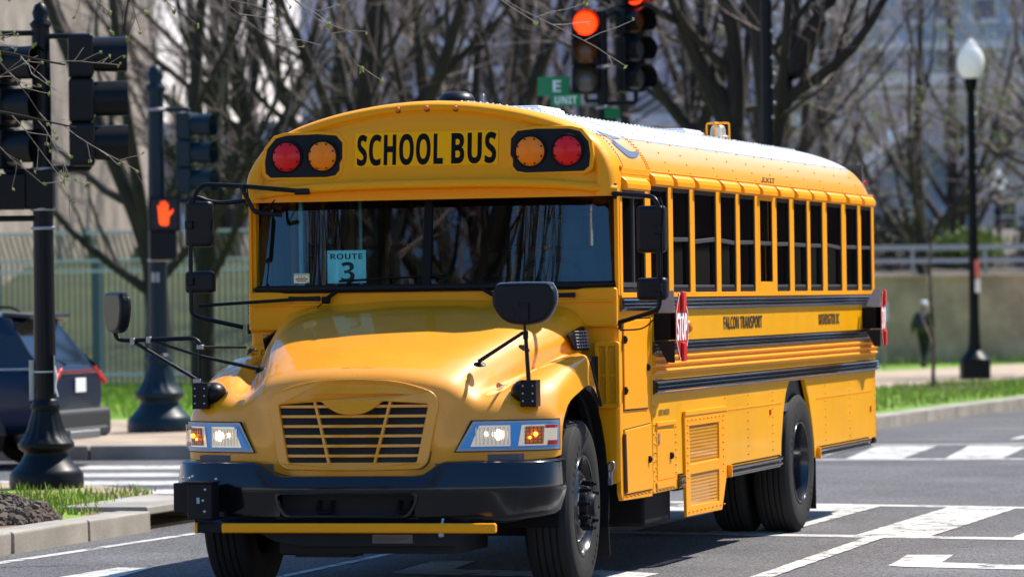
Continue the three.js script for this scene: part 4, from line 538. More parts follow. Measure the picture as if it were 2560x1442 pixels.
// crosswalk the bus stands on
const zn = x => -6.20 + 0.235 * (x + 0.3), zf = x => -10.45 + 0.30 * (x - 0.2);
paint('crosswalk_line', [[-3.4, zn(-3.4) + .14], [9, zn(9) + .14], [9, zn(9) - .14], [-3.4, zn(-3.4) - .14]]); paint('crosswalk_line', [[-3.4, zf(-3.4) + .14], [9, zf(9) + .14], [9, zf(9) - .13], [-3.4, zf(-3.4) - .13]]);
for (let k = -4; k < 6; k++) { const x = 2.02 + k * 1.2; paint('crosswalk_stripe', [[x - .29, zn(x - .29) - .1], [x + .29, zn(x + .29) - .1], [x + .33, zf(x + .33) + .1], [x - .27, zf(x - .27) + .1]], 0.006); }
// far crosswalk
paint('crosswalk_line', [[-2.3, -20.05], [9, -20.05], [9, -19.78], [-2.3, -19.78]]); paint('crosswalk_line', [[-2.6, -24.3], [9, -24.9], [9, -24.65], [-2.6, -24.05]]);
for (let k = -1; k < 8; k++) { const x = -1.08 + k * 1.09; paint('crosswalk_stripe', [[x, -20.06], [x + .62, -20.06], [x + .38, -23.7], [x - .34, -23.75]], 0.006); }
// crosswalk over the side street
for (const z of [-12.8, -14.65, -16.5, -18.4]) paint('crosswalk_stripe', [[-9.4, z - .47], [-6.1, z - .42], [-5.9, z + .45], [-9.2, z + .44]]);
// lane lines, arrows
paint('lane_line', [[1.86, zn(1.9) + .16], [2.0, zn(2) + .16], [2.06, -1.3], [2.1, 12], [1.96, 12], [1.92, -1.3]], 0.007);
paint('lane_line', [[-1.21, -3.9], [-1.13, -3.9], [-1.13, 12], [-1.23, 12]]);
paint('edge_line', [[-3.48, -7.2], [-3.40, -7.2], [-3.60, -2.4], [-3.75, 12], [-3.87, 12], [-3.72, -2.4]]);
paint('turn_arrow', [[2.59, -2.42], [2.52, -3.54], [2.83, -3.56], [2.89, -2.75], [3.47, -2.52], [4.0, -2.2], [4.0, -1.8], [3.54, -2.06], [2.71, -2.30]]);
paint('turn_arrow', [[-.55, -1.55], [-.63, -2.73], [-.32, -2.75], [-.24, -1.92], [.35, -1.72], [.95, -1.35], [.95, -.95], [.45, -1.25], [-.42, -1.42]]);
paint('straight_arrow', [[.62, -1.95], [1.25, -1.56], [1.2, -.5], [.9, .6], [.7, .6], [.8, -.5]]);
paint('straight_arrow', [[-2.62, -1.95], [-2.36, -1.9], [-2.26, -1.0], [-2.05, .5], [-2.5, .5], [-2.66, -1.0]]);
for (const x of [-0.2, 1.9]) paint('lane_line', [[x, -26], [x + .12, -26], [x + .5, -60], [x + .36, -60]]);
// near corner: kerb stones, pavement, verge
const near = [[-4.26, 34], [-4.26, -6.36], [-4.79, -6.36], [-4.79, -8.3], [-5.2, -9.6], [-6.2, -10.95], [-7.5, -11.65], [-30, -11.9], [-30, 34]];
const pav = struct('pavement', at(extr(near.map(p => [p[0], -p[1]]), 0.149), [0, 0, 0], [-Math.PI / 2, 0, 0]), M.concrete);
const kerb = struct('kerb', flat([[-4.24, 34], [-4.26, -6.3], [-4.0, -6.3], [-4.0, 34]], 0.02, 0, false), M.kerb);
const kr = RNG(5);
for (let z = 30; z > -6; z -= 1.52) { const L = Math.min(1.5, z + 6.3); if (L < 0.3) break; const g = rbox(.27 + kr() * .01, .2, L - .012, .022, -4.125 + (kr() - .5) * .012, .062 + (kr() - .5) * .006, z - L / 2); mesh('kerb_stone', boxUV(warpChip(g, kr)), M.kerb, kerb); }
function warpChip(g, r) { const s = r() * 50; return warp(g, (x, y, z) => [x + 0.012 * (vnoise(z * 7 + s, y * 9, 999, 4) - .5), y - 0.014 * Math.max(0, vnoise(z * 11 + s, x * 3, 999, 8) - .62) * 2.2, z]); }
const corner = [[-4.0, -8.3], [-4.55, -9.45], [-5.5, -10.75], [-6.7, -11.75], [-8.2, -12.1], [-10.2, -12.2], [-12.2, -12.2], [-14.2, -12.2]];
for (let i = 0; i < corner.length - 1; i++) { const a = corner[i], b = corner[i + 1], L = Math.hypot(b[0] - a[0], b[1] - a[1]); mesh('kerb_stone', boxUV(rbox(.24, .14, L, .02, (a[0] + b[0]) / 2 - .1, i < 4 ? -.03 : .07, (a[1] + b[1]) / 2, [0, Math.atan2(b[0] - a[0], b[1] - a[1]), 0])), M.kerb, kerb); }
const drain = thing('storm_drain', 'concrete storm drain inlet with a dark opening at the kerb end', 'storm drain', [-4.2, 0, -7.3]);
mesh('slab', boxUV(rbox(.75, .07, 1.9, .015, -.22, .155, 0)), M.kerb, drain); mesh('throat', [boxUV(box(.06, .3, 1.8, -.56, .0, 0)), boxUV(box(.6, .02, 1.8, -.25, .006, 0))], M.kerb, drain); for (const z of [-.92, .92]) mesh('jamb', boxUV(box(.56, .118, .07, -.22, .06, z)), M.kerb, drain);
mesh('ramp', flat([[-4.9, -9.0], [-5.6, -10.2], [-6.9, -11.3], [-9, -11.75], [-9.4, -10.9], [-7.6, -10.2], [-6.6, -9.2], [-6.0, -8.6]], .152, 0, false), new THREE.MeshStandardMaterial({ map: concreteMap, color: lin(.50, .38, .26), roughness: .9, side: THREE.DoubleSide }), pav);
for (const z of [-2, 2, 6, 10, 14]) mesh('paving_joint', flat([[-9, z], [-6.6, z], [-6.6, z + .02], [-9, z + .02]], .1515, 0, false), M.soil, pav);
const verge = struct('verge', flat([[-4.28, 20], [-4.28, -5.9], [-4.75, -7.6], [-5.5, -9.4], [-6.3, -10.1], [-7.1, -9.9], [-6.6, -7.0], [-6.5, 20]], .153, 0.03, false), new THREE.MeshStandardMaterial({ map: dtex(256, (u, v, i, j) => { const n = fbm(u, v, 6, 4, 500), h = hash2(i, j, 3); return n > .52 ? [.36 + .2 * h, .46 + .2 * h, .16] : [.36 + .15 * h, .30 + .12 * h, .24]; }, true, 1 / 2), roughness: .95, side: THREE.DoubleSide }));
function soilMound(x, z, R, H, seed, label) { const r = RNG(seed), gs = [], base = [new THREE.DodecahedronGeometry(1, 0), new THREE.IcosahedronGeometry(1, 0)]; for (let i = 0; i < 1500; i++) { const a = r() * 6.283, q = Math.sqrt(r()), y = H * Math.pow(Math.max(0, 1 - q * q), .8) * (.75 + .4 * vnoise(Math.cos(a) * q * 3 + 5, Math.sin(a) * q * 3 + 5, 99, 7)), k = .010 + .034 * Math.pow(r(), 2.4); const g = base[i & 1].clone(); g.scale(k * (.7 + r() * .6), k * (.6 + r() * .5), k * (.7 + r() * .6)); g.rotateY(r() * 6); g.rotateX(r() * 6); g.translate(Math.cos(a) * q * R, y * r() ** .25, Math.sin(a) * q * R * 1.5); gs.push(g); } gs.push(ball(1, 0, 0, 0, [R * .93, H * .82, R * 1.4], 14)); const o = thing('soil_mound', label, 'soil', [x, .15, z]); mesh('clods', merge(gs), M.soil, o).userData.kind = 'stuff'; return o; }
soilMound(-4.66, -4.8, .42, .22, 611, 'heap of dark brown soil behind the near kerb');
// far block across the side street
const xk = z => pw([[-132, 2.2], [-100, 1.6], [-70, .1], [-48, -1.55], [-40, -2.08], [-35.6, -2.45], [-30.7, -2.67], [-26, -2.95], [-23.3, -3.75], [-21.6, -5.4], [-20.75, -8.2], [-20.6, -12]], z);
{
  const zsF = [-20.62, -20.7, -20.9, -21.3, -21.9, -22.6, -23.4, -24.5]; for (let z = -26; z > -131; z -= 2) zsF.push(z);
  const rows = zsF.map(z => { const r = []; for (let i = 0; i <= 30; i++) { const x = lerp(xk(z) - .14, -62, Math.pow(i / 30, 1.6)); r.push([x, .148 + gy(x, z), z]); } return r; });
  const lawnMap = dtex(256, (u, v, i, j) => { const n = fbm(u, v, 5, 5, 520), h = hash2(i, j, 13); const g = .55 + .45 * n; return [.55 * g + .1 * h, .72 * g + .12 * h, .16 * g]; }, true, 1 / 3);
  const lg = gridGeo(rows); { const q = lg.attributes.position, uv = lg.attributes.uv; for (let i = 0; i < q.count; i++) uv.setXY(i, q.getX(i), q.getZ(i)); }
  struct('lawn', lg, M.lawn = new THREE.MeshStandardMaterial({ map: lawnMap, color: lin(.62, .68, .45), roughness: .95, side: THREE.DoubleSide }));
  const kf = struct('kerb', flat([[-60, -20.62], [-12, -20.62], [-12, -20.9], [-60, -20.9]], .02, 0), M.kerb);
  const line = []; for (let x = -40; x < -8.5; x += 2) line.push([x, -20.62]); for (let z = -20.8; z > -96; z -= z > -27 ? .7 : 2) line.push([xk(z), z]);
  for (let i = 0; i < line.length - 1; i++) { const a = line[i], b = line[i + 1], L = Math.hypot(b[0] - a[0], b[1] - a[1]), x = (a[0] + b[0]) / 2, z = (a[1] + b[1]) / 2; if (L < .1) continue; mesh('kerb_stone', boxUV(rbox(.30, .22, L - .01, .02, x - .02, .06 + gy(x, z) + .0, z, [0, Math.atan2(b[0] - a[0], b[1] - a[1]), 0])), M.kerb, kf); }
  const fp = struct('pavement', flat([[-40, -20.9], [-8.4, -20.95], [-5.7, -21.9], [-4.2, -23.8], [-3.5, -26.5], [-3.4, -30], [-8, -31], [-12.7, -31.2], [-14.2, -30.6], [-40, -30.6]], .160, 0), new THREE.MeshStandardMaterial({ map: concreteMap, color: lin(.52, .41, .30), roughness: .9, side: THREE.DoubleSide }));
  mesh('footway', flat([[-7.5, -40], [-6.2, -50], [-4.93, -59], [-3.1, -72], [-2, -84], [-6.5, -96], [-8.45, -82.6], [-10.15, -71.4], [-12, -60], [-13, -40]], .165, 0), new THREE.MeshStandardMaterial({ map: concreteMap, color: lin(.58, .46, .36), roughness: .9, side: THREE.DoubleSide }), fp);
  mesh('bare_soil', flat([[-5.6, -47.5], [-4.3, -47], [-3.9, -50.5], [-4.6, -52], [-5.4, -51]], .166, .2), M.soil, fp);
  // raised lawn behind the retaining wall
  const R2 = [[0, 2.1], [3, 2.2], [6, 2.32]].map(([d, y]) => { const r = []; for (let i = 0; i <= 14; i++) { const t = i / 14, x = lerp(-24, 4, t), z = lerp(-76.8, -98.4, t); r.push([x - d * .61, y, z - d * .79]); } return r; });
  struct('lawn', gridGeo(R2), M.lawn);
  struct('woodland_floor', gridGeo([[6.05, 2.32], [12, 2.9], [26, 3.9], [44, 4.4]].map(([d, y]) => { const r = []; for (let i = 0; i <= 14; i++) { const t = i / 14, x = lerp(-24, 4, t), z = lerp(-76.8, -98.4, t); r.push([x - d * .61, y, z - d * .79]); } return r; })), std(.09, .075, .06, .95));
  // bank behind the fence
  const R3 = [[-59.6, .1], [-62, .5], [-68, 1.7], [-76, 2.8], [-84, 3.0]].map(([z, y], j) => { const r = []; for (let x = -62; x <= -14; x += 1.5) r.push([x, y + .25 * (fbm(x / 40 + 2, z / 40 + 2, 16, 3, 700) - .5) * (j ? 1 : 0), z]); return r; });
  const bank = gridGeo(R3); { const q = bank.attributes.position, uv = bank.attributes.uv; for (let i = 0; i < q.count; i++) uv.setXY(i, q.getX(i), q.getZ(i)); }
  struct('bank', bank, new THREE.MeshStandardMaterial({ map: dtex(256, (u, v, i, j) => { const n = fbm(u, v, 6, 4, 530), h = hash2(i >> 1, j >> 1, 5); return [.34 + .3 * n + .1 * h, .40 + .32 * n + .1 * h, .26 + .1 * n]; }, true, 1 / 4), color: lin(.16, .17, .135), roughness: .95, side: THREE.DoubleSide }));
}
// grass blades
{
  const blade = (() => { const g = new THREE.BufferGeometry(); g.setAttribute('position', new THREE.BufferAttribute(new Float32Array([-.006, 0, 0, .006, 0, 0, .004, .5, .06, -.006, 0, 0, .004, .5, .06, -.004, .5, .06, -.004, .5, .06, .004, .5, .06, 0, 1, .22]), 3)); g.computeVertexNormals(); return g; })();
  const tuft = (name, n, spot, h, seed, mat) => { const r = RNG(seed), im = new THREE.InstancedMesh(blade, mat, n), m = new THREE.Matrix4(), c = new THREE.Color(); for (let i = 0; i < n; i++) { const [x, y, z] = spot(r); const k = h * (.5 + r() * .9); m.compose(V(x, y, z), new THREE.Quaternion().setFromEuler(new THREE.Euler((r() - .5) * .7, r() * 6.3, (r() - .5) * .7)), V(1 + k * 4, k, k)); im.setMatrixAt(i, m); im.setColorAt(i, c.setRGB(.7 + r() * .6, .75 + r() * .5, .6 + r() * .5)); } im.name = numbered(name); im.userData.kind = 'stuff'; im.userData.label = 'green grass blades growing behind the kerb and on the lawn'; im.userData.category = 'grass'; im.castShadow = im.receiveShadow = true; scene.add(im); return im; };
  const gm = std(.24, .34, .04, .8);
  tuft('grass', 1700, r => { const t = r(); const z = -9.9 + Math.pow(r(), .7) * 4.2; const x = lerp(-4.35, -6.2, r()) - Math.max(0, (-z - 6) * .22); return [x, .15, z]; }, .08, 31, gm).userData.label = 'green grass blades growing round the near lamp base';
  tuft('grass', 6500, r => { const z = -31 - r() * 24, x = xk(z) - .5 - r() * 4.2; return [x, .15 + gy(x, z), z]; }, .10, 32, std(.25, .32, .045, .8)).userData.label = 'grass on the verge beside the far kerb';
  tuft('grass', 12000, r => { const z = -32 - r() * 24, x = -27 + r() * 17; return [x, .15 + gy(x, z), z]; }, .2, 33, std(.27, .38, .035, .8)).userData.label = 'sunlit grass in front of the steel fence';
  tuft('grass', 1700, r => { const t = r(), q = r(), x = lerp(-17, -1, t) + q * 1.6, z = lerp(-84.3, -91.6, t) + q * 3.0; return [x, .1 + gy(x, z), z]; }, .28, 34, std(.24, .32, .045, .8)).userData.label = 'grass strip at the foot of the concrete wall';
}
// ------------------------------------------------------------------ trees
function sweep(paths) { // paths: [{p:[Vector3...], r:[...], k}] -> one geometry of tapered tubes
  let nv = 0, ni = 0; for (const q of paths) { nv += q.p.length * (q.k + 1); ni += (q.p.length - 1) * q.k * 6; }
  const pos = new Float32Array(nv * 3), nor = new Float32Array(nv * 3), uv = new Float32Array(nv * 2), idx = new Uint32Array(ni); let v = 0, o = 0; const d = V(), a = V(), b = V(), up = V();
  for (const q of paths) {
    const base = v, n = q.p.length, k = q.k; let len = 0;
    for (let i = 0; i < n; i++) {
      d.subVectors(q.p[Math.min(n - 1, i + 1)], q.p[Math.max(0, i - 1)]).normalize(); up.set(0, 1, 0); if (Math.abs(d.y) > .9) up.set(1, 0, 0); a.crossVectors(d, up).normalize(); b.crossVectors(d, a);
      if (i) len += q.p[i].distanceTo(q.p[i - 1]);
      for (let j = 0; j <= k; j++) { const t = j / k * Math.PI * 2, c = Math.cos(t), s = Math.sin(t), nx = a.x * c + b.x * s, ny = a.y * c + b.y * s, nz = a.z * c + b.z * s, r = q.r[i]; pos.set([q.p[i].x + nx * r, q.p[i].y + ny * r, q.p[i].z + nz * r], v * 3); nor.set([nx, ny, nz], v * 3); uv.set([j / k * 2, len * .8], v * 2); v++; }
    }
    for (let i = 0; i < n - 1; i++) for (let j = 0; j < k; j++) { const A = base + i * (k + 1) + j, C = A + k + 1; idx.set([A, A + 1, C + 1, A, C + 1, C], o); o += 6; }
  }
  const g = new THREE.BufferGeometry(); g.setAttribute('position', new THREE.BufferAttribute(pos, 3)); g.setAttribute('normal', new THREE.BufferAttribute(nor, 3)); g.setAttribute('uv', new THREE.BufferAttribute(uv, 2)); g.setIndex(new THREE.BufferAttribute(idx, 1)); return g;
}
function grow(seed, mains, o = {}) { // mains: arrays of [x,y,z,r]; side branches grow from them
  const r = RNG(seed), trunk = [], twigs = [], tips = []; const { levels = 4, n0 = 9, n1 = 7, n2 = 6, n3 = 5, len = .5, up = .25, spread = .8 } = o; const cnt = [n0, n1, n2, n3];
  const branch = (p0, dir, L, rad, lvl) => {
    const n = lvl >= 3 ? 3 : 5, P = [p0.clone()], R = [rad]; let d = dir.clone(), p = p0.clone();
    for (let i = 1; i <= n; i++) { d.add(V((r() - .5) * .42, (r() - .5) * .3 + up * .28, (r() - .5) * .42)).normalize(); p = p.clone().addScaledVector(d, L / n); P.push(p); R.push(Math.max(.003, rad * (1 - .78 * i / n))); }
    (rad > .022 ? trunk : twigs).push({ p: P, r: R, k: rad > .05 ? 6 : rad > .02 ? 4 : 3 }); tips.push(P[n]);
    if (lvl < levels) kids(P, R, L, lvl);
  };
  const kids = (P, R, L, lvl) => { const c = cnt[Math.min(3, lvl - 1)]; for (let k = 0; k < c; k++) { const t = lerp(lvl === 1 ? .12 : .18, .99, (k + r()) / c) * (P.length - 1), i = Math.min(P.length - 2, t | 0), f = t - i; const q = P[i].clone().lerp(P[i + 1], f), d = P[i + 1].clone().sub(P[i]).normalize(); const side = V(r() - .5, (r() - .5) * .9, r() - .5).normalize(); side.addScaledVector(d, -side.dot(d)).normalize(); const nd = d.clone().multiplyScalar(.9).addScaledVector(side, spread * (.6 + r() * .7)).normalize(); branch(q, nd, L * len * (.65 + r() * .6), Math.max(.004, lerp(R[i], R[i + 1], f) * .5), lvl + 1); } };
  for (const m of mains) { const cv = new THREE.CatmullRomCurve3(m.map(p => V(p[0], p[1], p[2]))), N = (m.length - 1) * 4, P = cv.getPoints(N), R = P.map((_, i) => { const t = i / 4, k = Math.min(m.length - 2, t | 0); return lerp(m[k][3], m[k + 1][3], t - k) * (1 + .08 * (r() - .5)); }); trunk.push({ p: P, r: R, k: 10 }); let L = 0; for (let i = 1; i < P.length; i++) L += P[i].distanceTo(P[i - 1]); const start = m.bare ?? 0; const cut = Math.floor(P.length * start); kids(P.slice(cut), R.slice(cut), L * (1 - start * .5), 1); }
  return { trunk: sweep(trunk), twigs: sweep(twigs), tips, tris: twigs.length };
}
function leafClumps(tips, n, size, seed) { const r = RNG(seed), pos = []; for (let i = 0; i < n; i++) { const t = tips[(r() * tips.length) | 0], c = V(t.x + (r() - .5) * .5, t.y + (r() - .5) * .5, t.z + (r() - .5) * .5), a = V(r() - .5, r() - .5, r() - .5).normalize().multiplyScalar(size * (.6 + r())), b = V(r() - .5, r() - .5, r() - .5).normalize().multiplyScalar(size * (.5 + r() * .6)); for (const q of [c.clone().sub(a), c.clone().add(b), c.clone().add(a), c.clone().sub(a), c.clone().add(a), c.clone().sub(b)]) pos.push(q.x, q.y, q.z); } const g = new THREE.BufferGeometry(); g.setAttribute('position', new THREE.BufferAttribute(new Float32Array(pos), 3)); g.computeVertexNormals(); return g; }
const T = [
  grow(11, [Object.assign([[0, 0, 0, .30], [.1, 1.6, 0, .25], [.0, 3.2, .1, .22], [-.3, 6, 0, .14], [-.5, 9, .2, .07], [-.4, 12, .3, .03]], { bare: .22 }), [[0, 2.6, 0, .17], [1.2, 4.6, .3, .13], [2.2, 7.2, .2, .08], [2.7, 10.5, .4, .03]], [[0, 2.9, 0, .16], [-1.5, 4.8, -.4, .12], [-2.6, 7.4, -.6, .07], [-3.2, 10, -.5, .03]], [[0, 3.2, 0, .13], [.3, 5, 1.4, .1], [.4, 7.4, 2.3, .06], [.2, 10, 2.8, .03]], [[0, 3.1, 0, .12], [-.2, 5, -1.5, .09], [.3, 7.4, -2.6, .05], [.2, 9.5, -3, .03]]], { n0: 8, n1: 6, n2: 5, n3: 3, levels: 4 }),
  grow(23, [Object.assign([[0, 0, 0, .34], [-.1, 1.2, 0, .28], [-.2, 2.2, .1, .25], [-.9, 4.4, 0, .17], [-1.6, 7.5, .2, .09], [-1.9, 11, .3, .03]], { bare: .2 }), [[-.1, 1.9, 0, .2], [.9, 3.8, .3, .15], [1.9, 6.4, .2, .1], [2.4, 10.5, .4, .03]], [[-.2, 2.4, 0, .15], [.1, 4.8, 1.2, .11], [-.2, 7.2, 2, .07], [-.4, 10, 2.5, .03]], [[-.2, 2.3, 0, .15], [.3, 4.6, -1.3, .11], [.5, 7, -2.1, .07], [.8, 10, -2.6, .03]]], { n0: 8, n1: 6, n2: 5, n3: 3, levels: 4 }),
  grow(37, [Object.assign([[0, 0, 0, .2], [.05, 1.5, 0, .17], [.2, 4, .1, .13], [.1, 7, 0, .08], [0, 10, .2, .03]], { bare: .2 }), [[.1, 2.2, 0, .1], [1.3, 4, .5, .07], [2, 6.5, .6, .03]], [[.1, 2.6, 0, .1], [-1.2, 4.4, .3, .07], [-2, 7, .4, .03]], [[.1, 3, 0, .09], [.2, 4.6, -1.3, .06], [.1, 7, -1.9, .03]]], { n0: 8, n1: 6, n2: 5, n3: 4, levels: 4 }),
  grow(57, [Object.assign([[0, 0, 0, .26], [.05, 1.4, 0, .21], [-.1, 2.6, .05, .18], [-.9, 4.6, 0, .13], [-1.9, 7.2, .1, .09], [-2.6, 10.5, .2, .04]], { bare: .3 }), [[-.05, 2.2, 0, .14], [.6, 4.2, .2, .11], [.9, 7, .1, .08], [1.1, 11, .2, .03]], [[-.1, 2.5, 0, .12], [-.3, 5, .8, .09], [-.5, 8, 1.2, .06], [-.4, 11, 1.4, .03]], [[-.05, 1.8, 0, .09], [-1.4, 2.9, .2, .06], [-2.8, 4.8, .3, .03]], [[.05, 2.0, 0, .08], [1.3, 3.4, .1, .06], [2.4, 5.6, .2, .03]]], { n0: 5, n1: 4, n2: 3, n3: 2, levels: 4 }),
  grow(61, [Object.assign([[0, 0, 0, .27], [0, 2.5, 0, .225], [0, 4.0, 0, .205], [-.5, 5.2, 0, .145], [-.95, 6.4, 0, .105], [-1.7, 9.5, .1, .05]], { bare: .45 }), [[0, 3.8, 0, .16], [.05, 5.2, .1, .125], [-.1, 6.6, .1, .1], [.1, 10, .2, .04]], [[0, 3.4, 0, .1], [-1.1, 4.7, .3, .075], [-2.1, 6.6, .5, .045], [-2.6, 9, .6, .02]], [[0, 3.9, 0, .1], [.3, 5.4, -.9, .08], [.5, 8, -1.6, .04]]], { n0: 5, n1: 5, n2: 4, n3: 3, levels: 4 }),
  grow(67, [Object.assign([[0, 0, 0, .29], [0, 2.5, 0, .24], [.05, 4.1, 0, .215], [.5, 5.15, 0, .155], [1.0, 6.2, 0, .115], [1.6, 9.5, 0, .05]], { bare: .45 }), [[.05, 3.9, 0, .17], [-.1, 5.3, 0, .13], [-.15, 6.5, 0, .105], [-.1, 10, .2, .04]], [[.1, 4.4, 0, .09], [1.2, 5.2, .4, .07], [2.2, 6.9, .6, .04]], [[0, 3.6, 0, .09], [.2, 5.2, 1.0, .07], [.3, 8, 1.7, .03]]], { n0: 5, n1: 5, n2: 4, n3: 3, levels: 4 }),
];
const budMat = phy(.30, .33, .06, .8, { transmission: .3 }), leafMat = phy(.20, .27, .05, .8, { transmission: .35 });
T[2].leaves = leafClumps(T[2].tips, 2600, .045, 9); T[1].leaves = leafClumps(T[1].tips, 2200, .04, 19);
const seen = {};
function tree(k, x, z, s, turn, label, leafy = 0, pale = 0, name = 'bare_tree') {
  const t = thing(name, label, 'tree', [x, gy(x, z) + (x < xk(z) ? .12 : 0), z], turn, 'bare trees behind the bus'); t.scale.setScalar(s);
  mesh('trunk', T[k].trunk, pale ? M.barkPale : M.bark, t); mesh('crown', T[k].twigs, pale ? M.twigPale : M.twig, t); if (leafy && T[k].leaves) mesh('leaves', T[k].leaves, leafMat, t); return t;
}
tree(4, -5.75, -35.9, 1.0, 0.27, 'large dark bare tree forking just above the bus roof beside the signal');
tree(5, -4.95, -34.6, 1.0, .27, 'dark bare tree leaning over the rear half of the bus roof');
tree(3, -18.2, -44.9, 1.05, .15, 'bare tree rising behind the post with the red hand');
tree(3, -20.1, -52.7, 1.1, 2.2, 'slim bare tree just to the left of the bus roof');
tree(1, -19.4, -57, 1.1, 4.4, 'bare tree above the red and amber lamps at the bus front'); tree(0, -15.4, -47.8, 1.05, 3.0, 'bare tree directly above the SCHOOL BUS lettering');
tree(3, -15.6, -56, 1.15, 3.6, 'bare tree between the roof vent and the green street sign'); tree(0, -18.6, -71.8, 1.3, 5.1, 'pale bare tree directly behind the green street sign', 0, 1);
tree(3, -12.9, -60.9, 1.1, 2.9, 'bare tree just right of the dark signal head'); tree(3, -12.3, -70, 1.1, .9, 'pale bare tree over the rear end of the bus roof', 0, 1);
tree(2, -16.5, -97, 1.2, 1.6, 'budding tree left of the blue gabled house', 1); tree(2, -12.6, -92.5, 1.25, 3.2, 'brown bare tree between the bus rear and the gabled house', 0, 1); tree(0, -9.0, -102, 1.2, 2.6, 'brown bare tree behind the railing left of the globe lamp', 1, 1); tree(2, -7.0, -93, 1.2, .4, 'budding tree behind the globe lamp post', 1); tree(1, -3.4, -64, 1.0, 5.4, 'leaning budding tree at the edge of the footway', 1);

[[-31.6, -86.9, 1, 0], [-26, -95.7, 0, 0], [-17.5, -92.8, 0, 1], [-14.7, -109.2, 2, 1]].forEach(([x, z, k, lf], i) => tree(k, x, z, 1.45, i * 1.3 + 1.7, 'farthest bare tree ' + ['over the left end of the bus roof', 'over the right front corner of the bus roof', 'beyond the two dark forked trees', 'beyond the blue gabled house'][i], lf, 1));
// trees across the street that the glass and paint mirror
for (const [x, z, k, s, a, l] of [[-7.4, 20, 0, 1.5, .7, 'bare street tree on the near pavement ahead of the bus'], [-5.6, 27, 1, 1.6, 2.2, 'bare street tree farther along the near pavement'], [-9.8, 25, 2, 1.7, 4, 'slim bare street tree on the near pavement'], [-11, 33, 0, 1.7, 5.1, 'tall bare street tree at the end of the near pavement']]) tree(k, x, z, s, a, l);
for (const [x, z, a, l] of [[14.5, -43, 1.7, 'evergreen tree beside the brick building across the street'], [15, -53, 2.7, 'evergreen tree before the brick building across the street'], [15.5, -33, 1, 'leafy evergreen tree across the street behind the bus'], [13, -46, 2, 'dark evergreen tree farther up the street'], [9, -62, 3, 'far dark evergreen tree at the end of the street'], [17, -24, .5, 'wide evergreen tree by the opposite corner']]) { const t = thing('evergreen_tree', l, 'tree', [x, 0, z], a); t.scale.setScalar(1.1); mesh('trunk', T[0].trunk, M.bark, t); T.ev ||= leafClumps(T[0].tips, 12000, .34, 91); mesh('crown', T.ev, std(.035, .06, .02, .8), t); }
// budding street tree overhanging from the left
{
  const tr = thing('budding_tree', 'budding tree whose thin twigs hang into the top left corner', 'tree', [-6.4, .15, -4.0]);
  const mains = [Object.assign([[0, 0, 0, .17], [.05, 1.6, 0, .14], [.2, 3.0, .1, .11], [.5, 4.4, .2, .08], [.7, 6.5, .2, .04]], { bare: .5 })];
  mains.push([[.2, 3.2, .1, .07], [1.1, 3.9, .15, .05], [2.0, 4.25, .1, .03], [3.2, 4.25, -.1, .018], [4.4, 4.1, -.4, .009]]);
  mains.push([[.3, 3.6, .1, .06], [1.4, 4.5, -.2, .04], [2.8, 4.75, -.5, .025], [4.4, 4.45, -.7, .014], [5.5, 4.05, -.95, .006]]);
  mains.push([[.15, 2.6, .1, .05], [.9, 3.3, -.2, .03], [1.7, 3.55, -.3, .018], [2.5, 3.42, -.35, .007]]);
  mains.push([[.1, 2.3, 0, .04], [.9, 2.95, -.1, .024], [1.8, 3.1, -.2, .013], [2.6, 2.95, -.3, .006]]);
  const g = grow(71, mains, { n0: 10, n1: 5, n2: 3, n3: 2, levels: 3, len: .26, up: -.12, spread: .95 });
  mesh('trunk', g.trunk, M.bark, tr); mesh('crown', g.twigs, std(.20, .165, .14, .85), tr);
  const r = RNG(8), im = [], bud = new THREE.OctahedronGeometry(.012, 0); for (let i = 0; i < 420; i++) { const t = g.tips[(r() * g.tips.length) | 0]; const b = bud.clone(); b.scale(.7 + r() * .6, 1.1 + r() * .9, .7 + r() * .6); b.rotateZ((r() - .5) * 2); b.translate(t.x + (r() - .5) * .03, t.y + (r() - .5) * .03, t.z + (r() - .5) * .03); im.push(b); }
  mesh('buds', merge(im), budMat, tr).userData.kind = 'stuff';
}
// sapling on the verge
{ const s = thing('sapling', 'thin leafless sapling in the verge before the walking person', 'tree', [-5.14, gy(-5.14, -49.5) + .15, -49.5]); const g = grow(5, [[[0, 0, 0, .035], [.02, 1, 0, .03], [-.02, 1.9, .02, .02], [0, 2.9, 0, .008]]], { n0: 9, n1: 4, levels: 2, len: .32, up: .5 }); mesh('trunk', g.trunk, M.bark, s); mesh('crown', g.twigs, M.twig, s); }
{ const r = RNG(3); for (const [x, z, s, l] of [[-12.2, -97, 1.0, 'yellow green bush under the blue gabled house'], [-6, -100, 1.4, 'yellow green bush behind the railing at the picture edge'], [-17.5, -96, 1.6, 'dark bush above the rear end of the rub rails'], [-14.5, -95.5, 1.7, 'large dark bush behind the railing beside the bus rear'], [-9.5, -99, 1.6, 'dark bush behind the globe lamp post']]) { const b = thing('bush', l, 'bush', [x, 2.7, z]); const tips = []; for (let i = 0; i < 200; i++) { const a = r() * 6.28, q = Math.sqrt(r()) * s, y = r() * s * 1.1 * (1 - .4 * q / s); tips.push(V(Math.cos(a) * q, y, Math.sin(a) * q)); } mesh('foliage', leafClumps(tips, 1500, .1, 40 + x | 0), l.includes('dark') ? std(.07, .07, .045, .85) : leafMat, b); const st = []; for (let i = 0; i < 9; i++) { const a = i * .7; st.push({ p: [V(0, -.3, 0), V(Math.cos(a) * s * .4, s * .4, Math.sin(a) * s * .4), V(Math.cos(a) * s * .7, s * .9, Math.sin(a) * s * .7)], r: [.04, .025, .008], k: 4 }); } mesh('stems', sweep(st), M.bark, b); } }
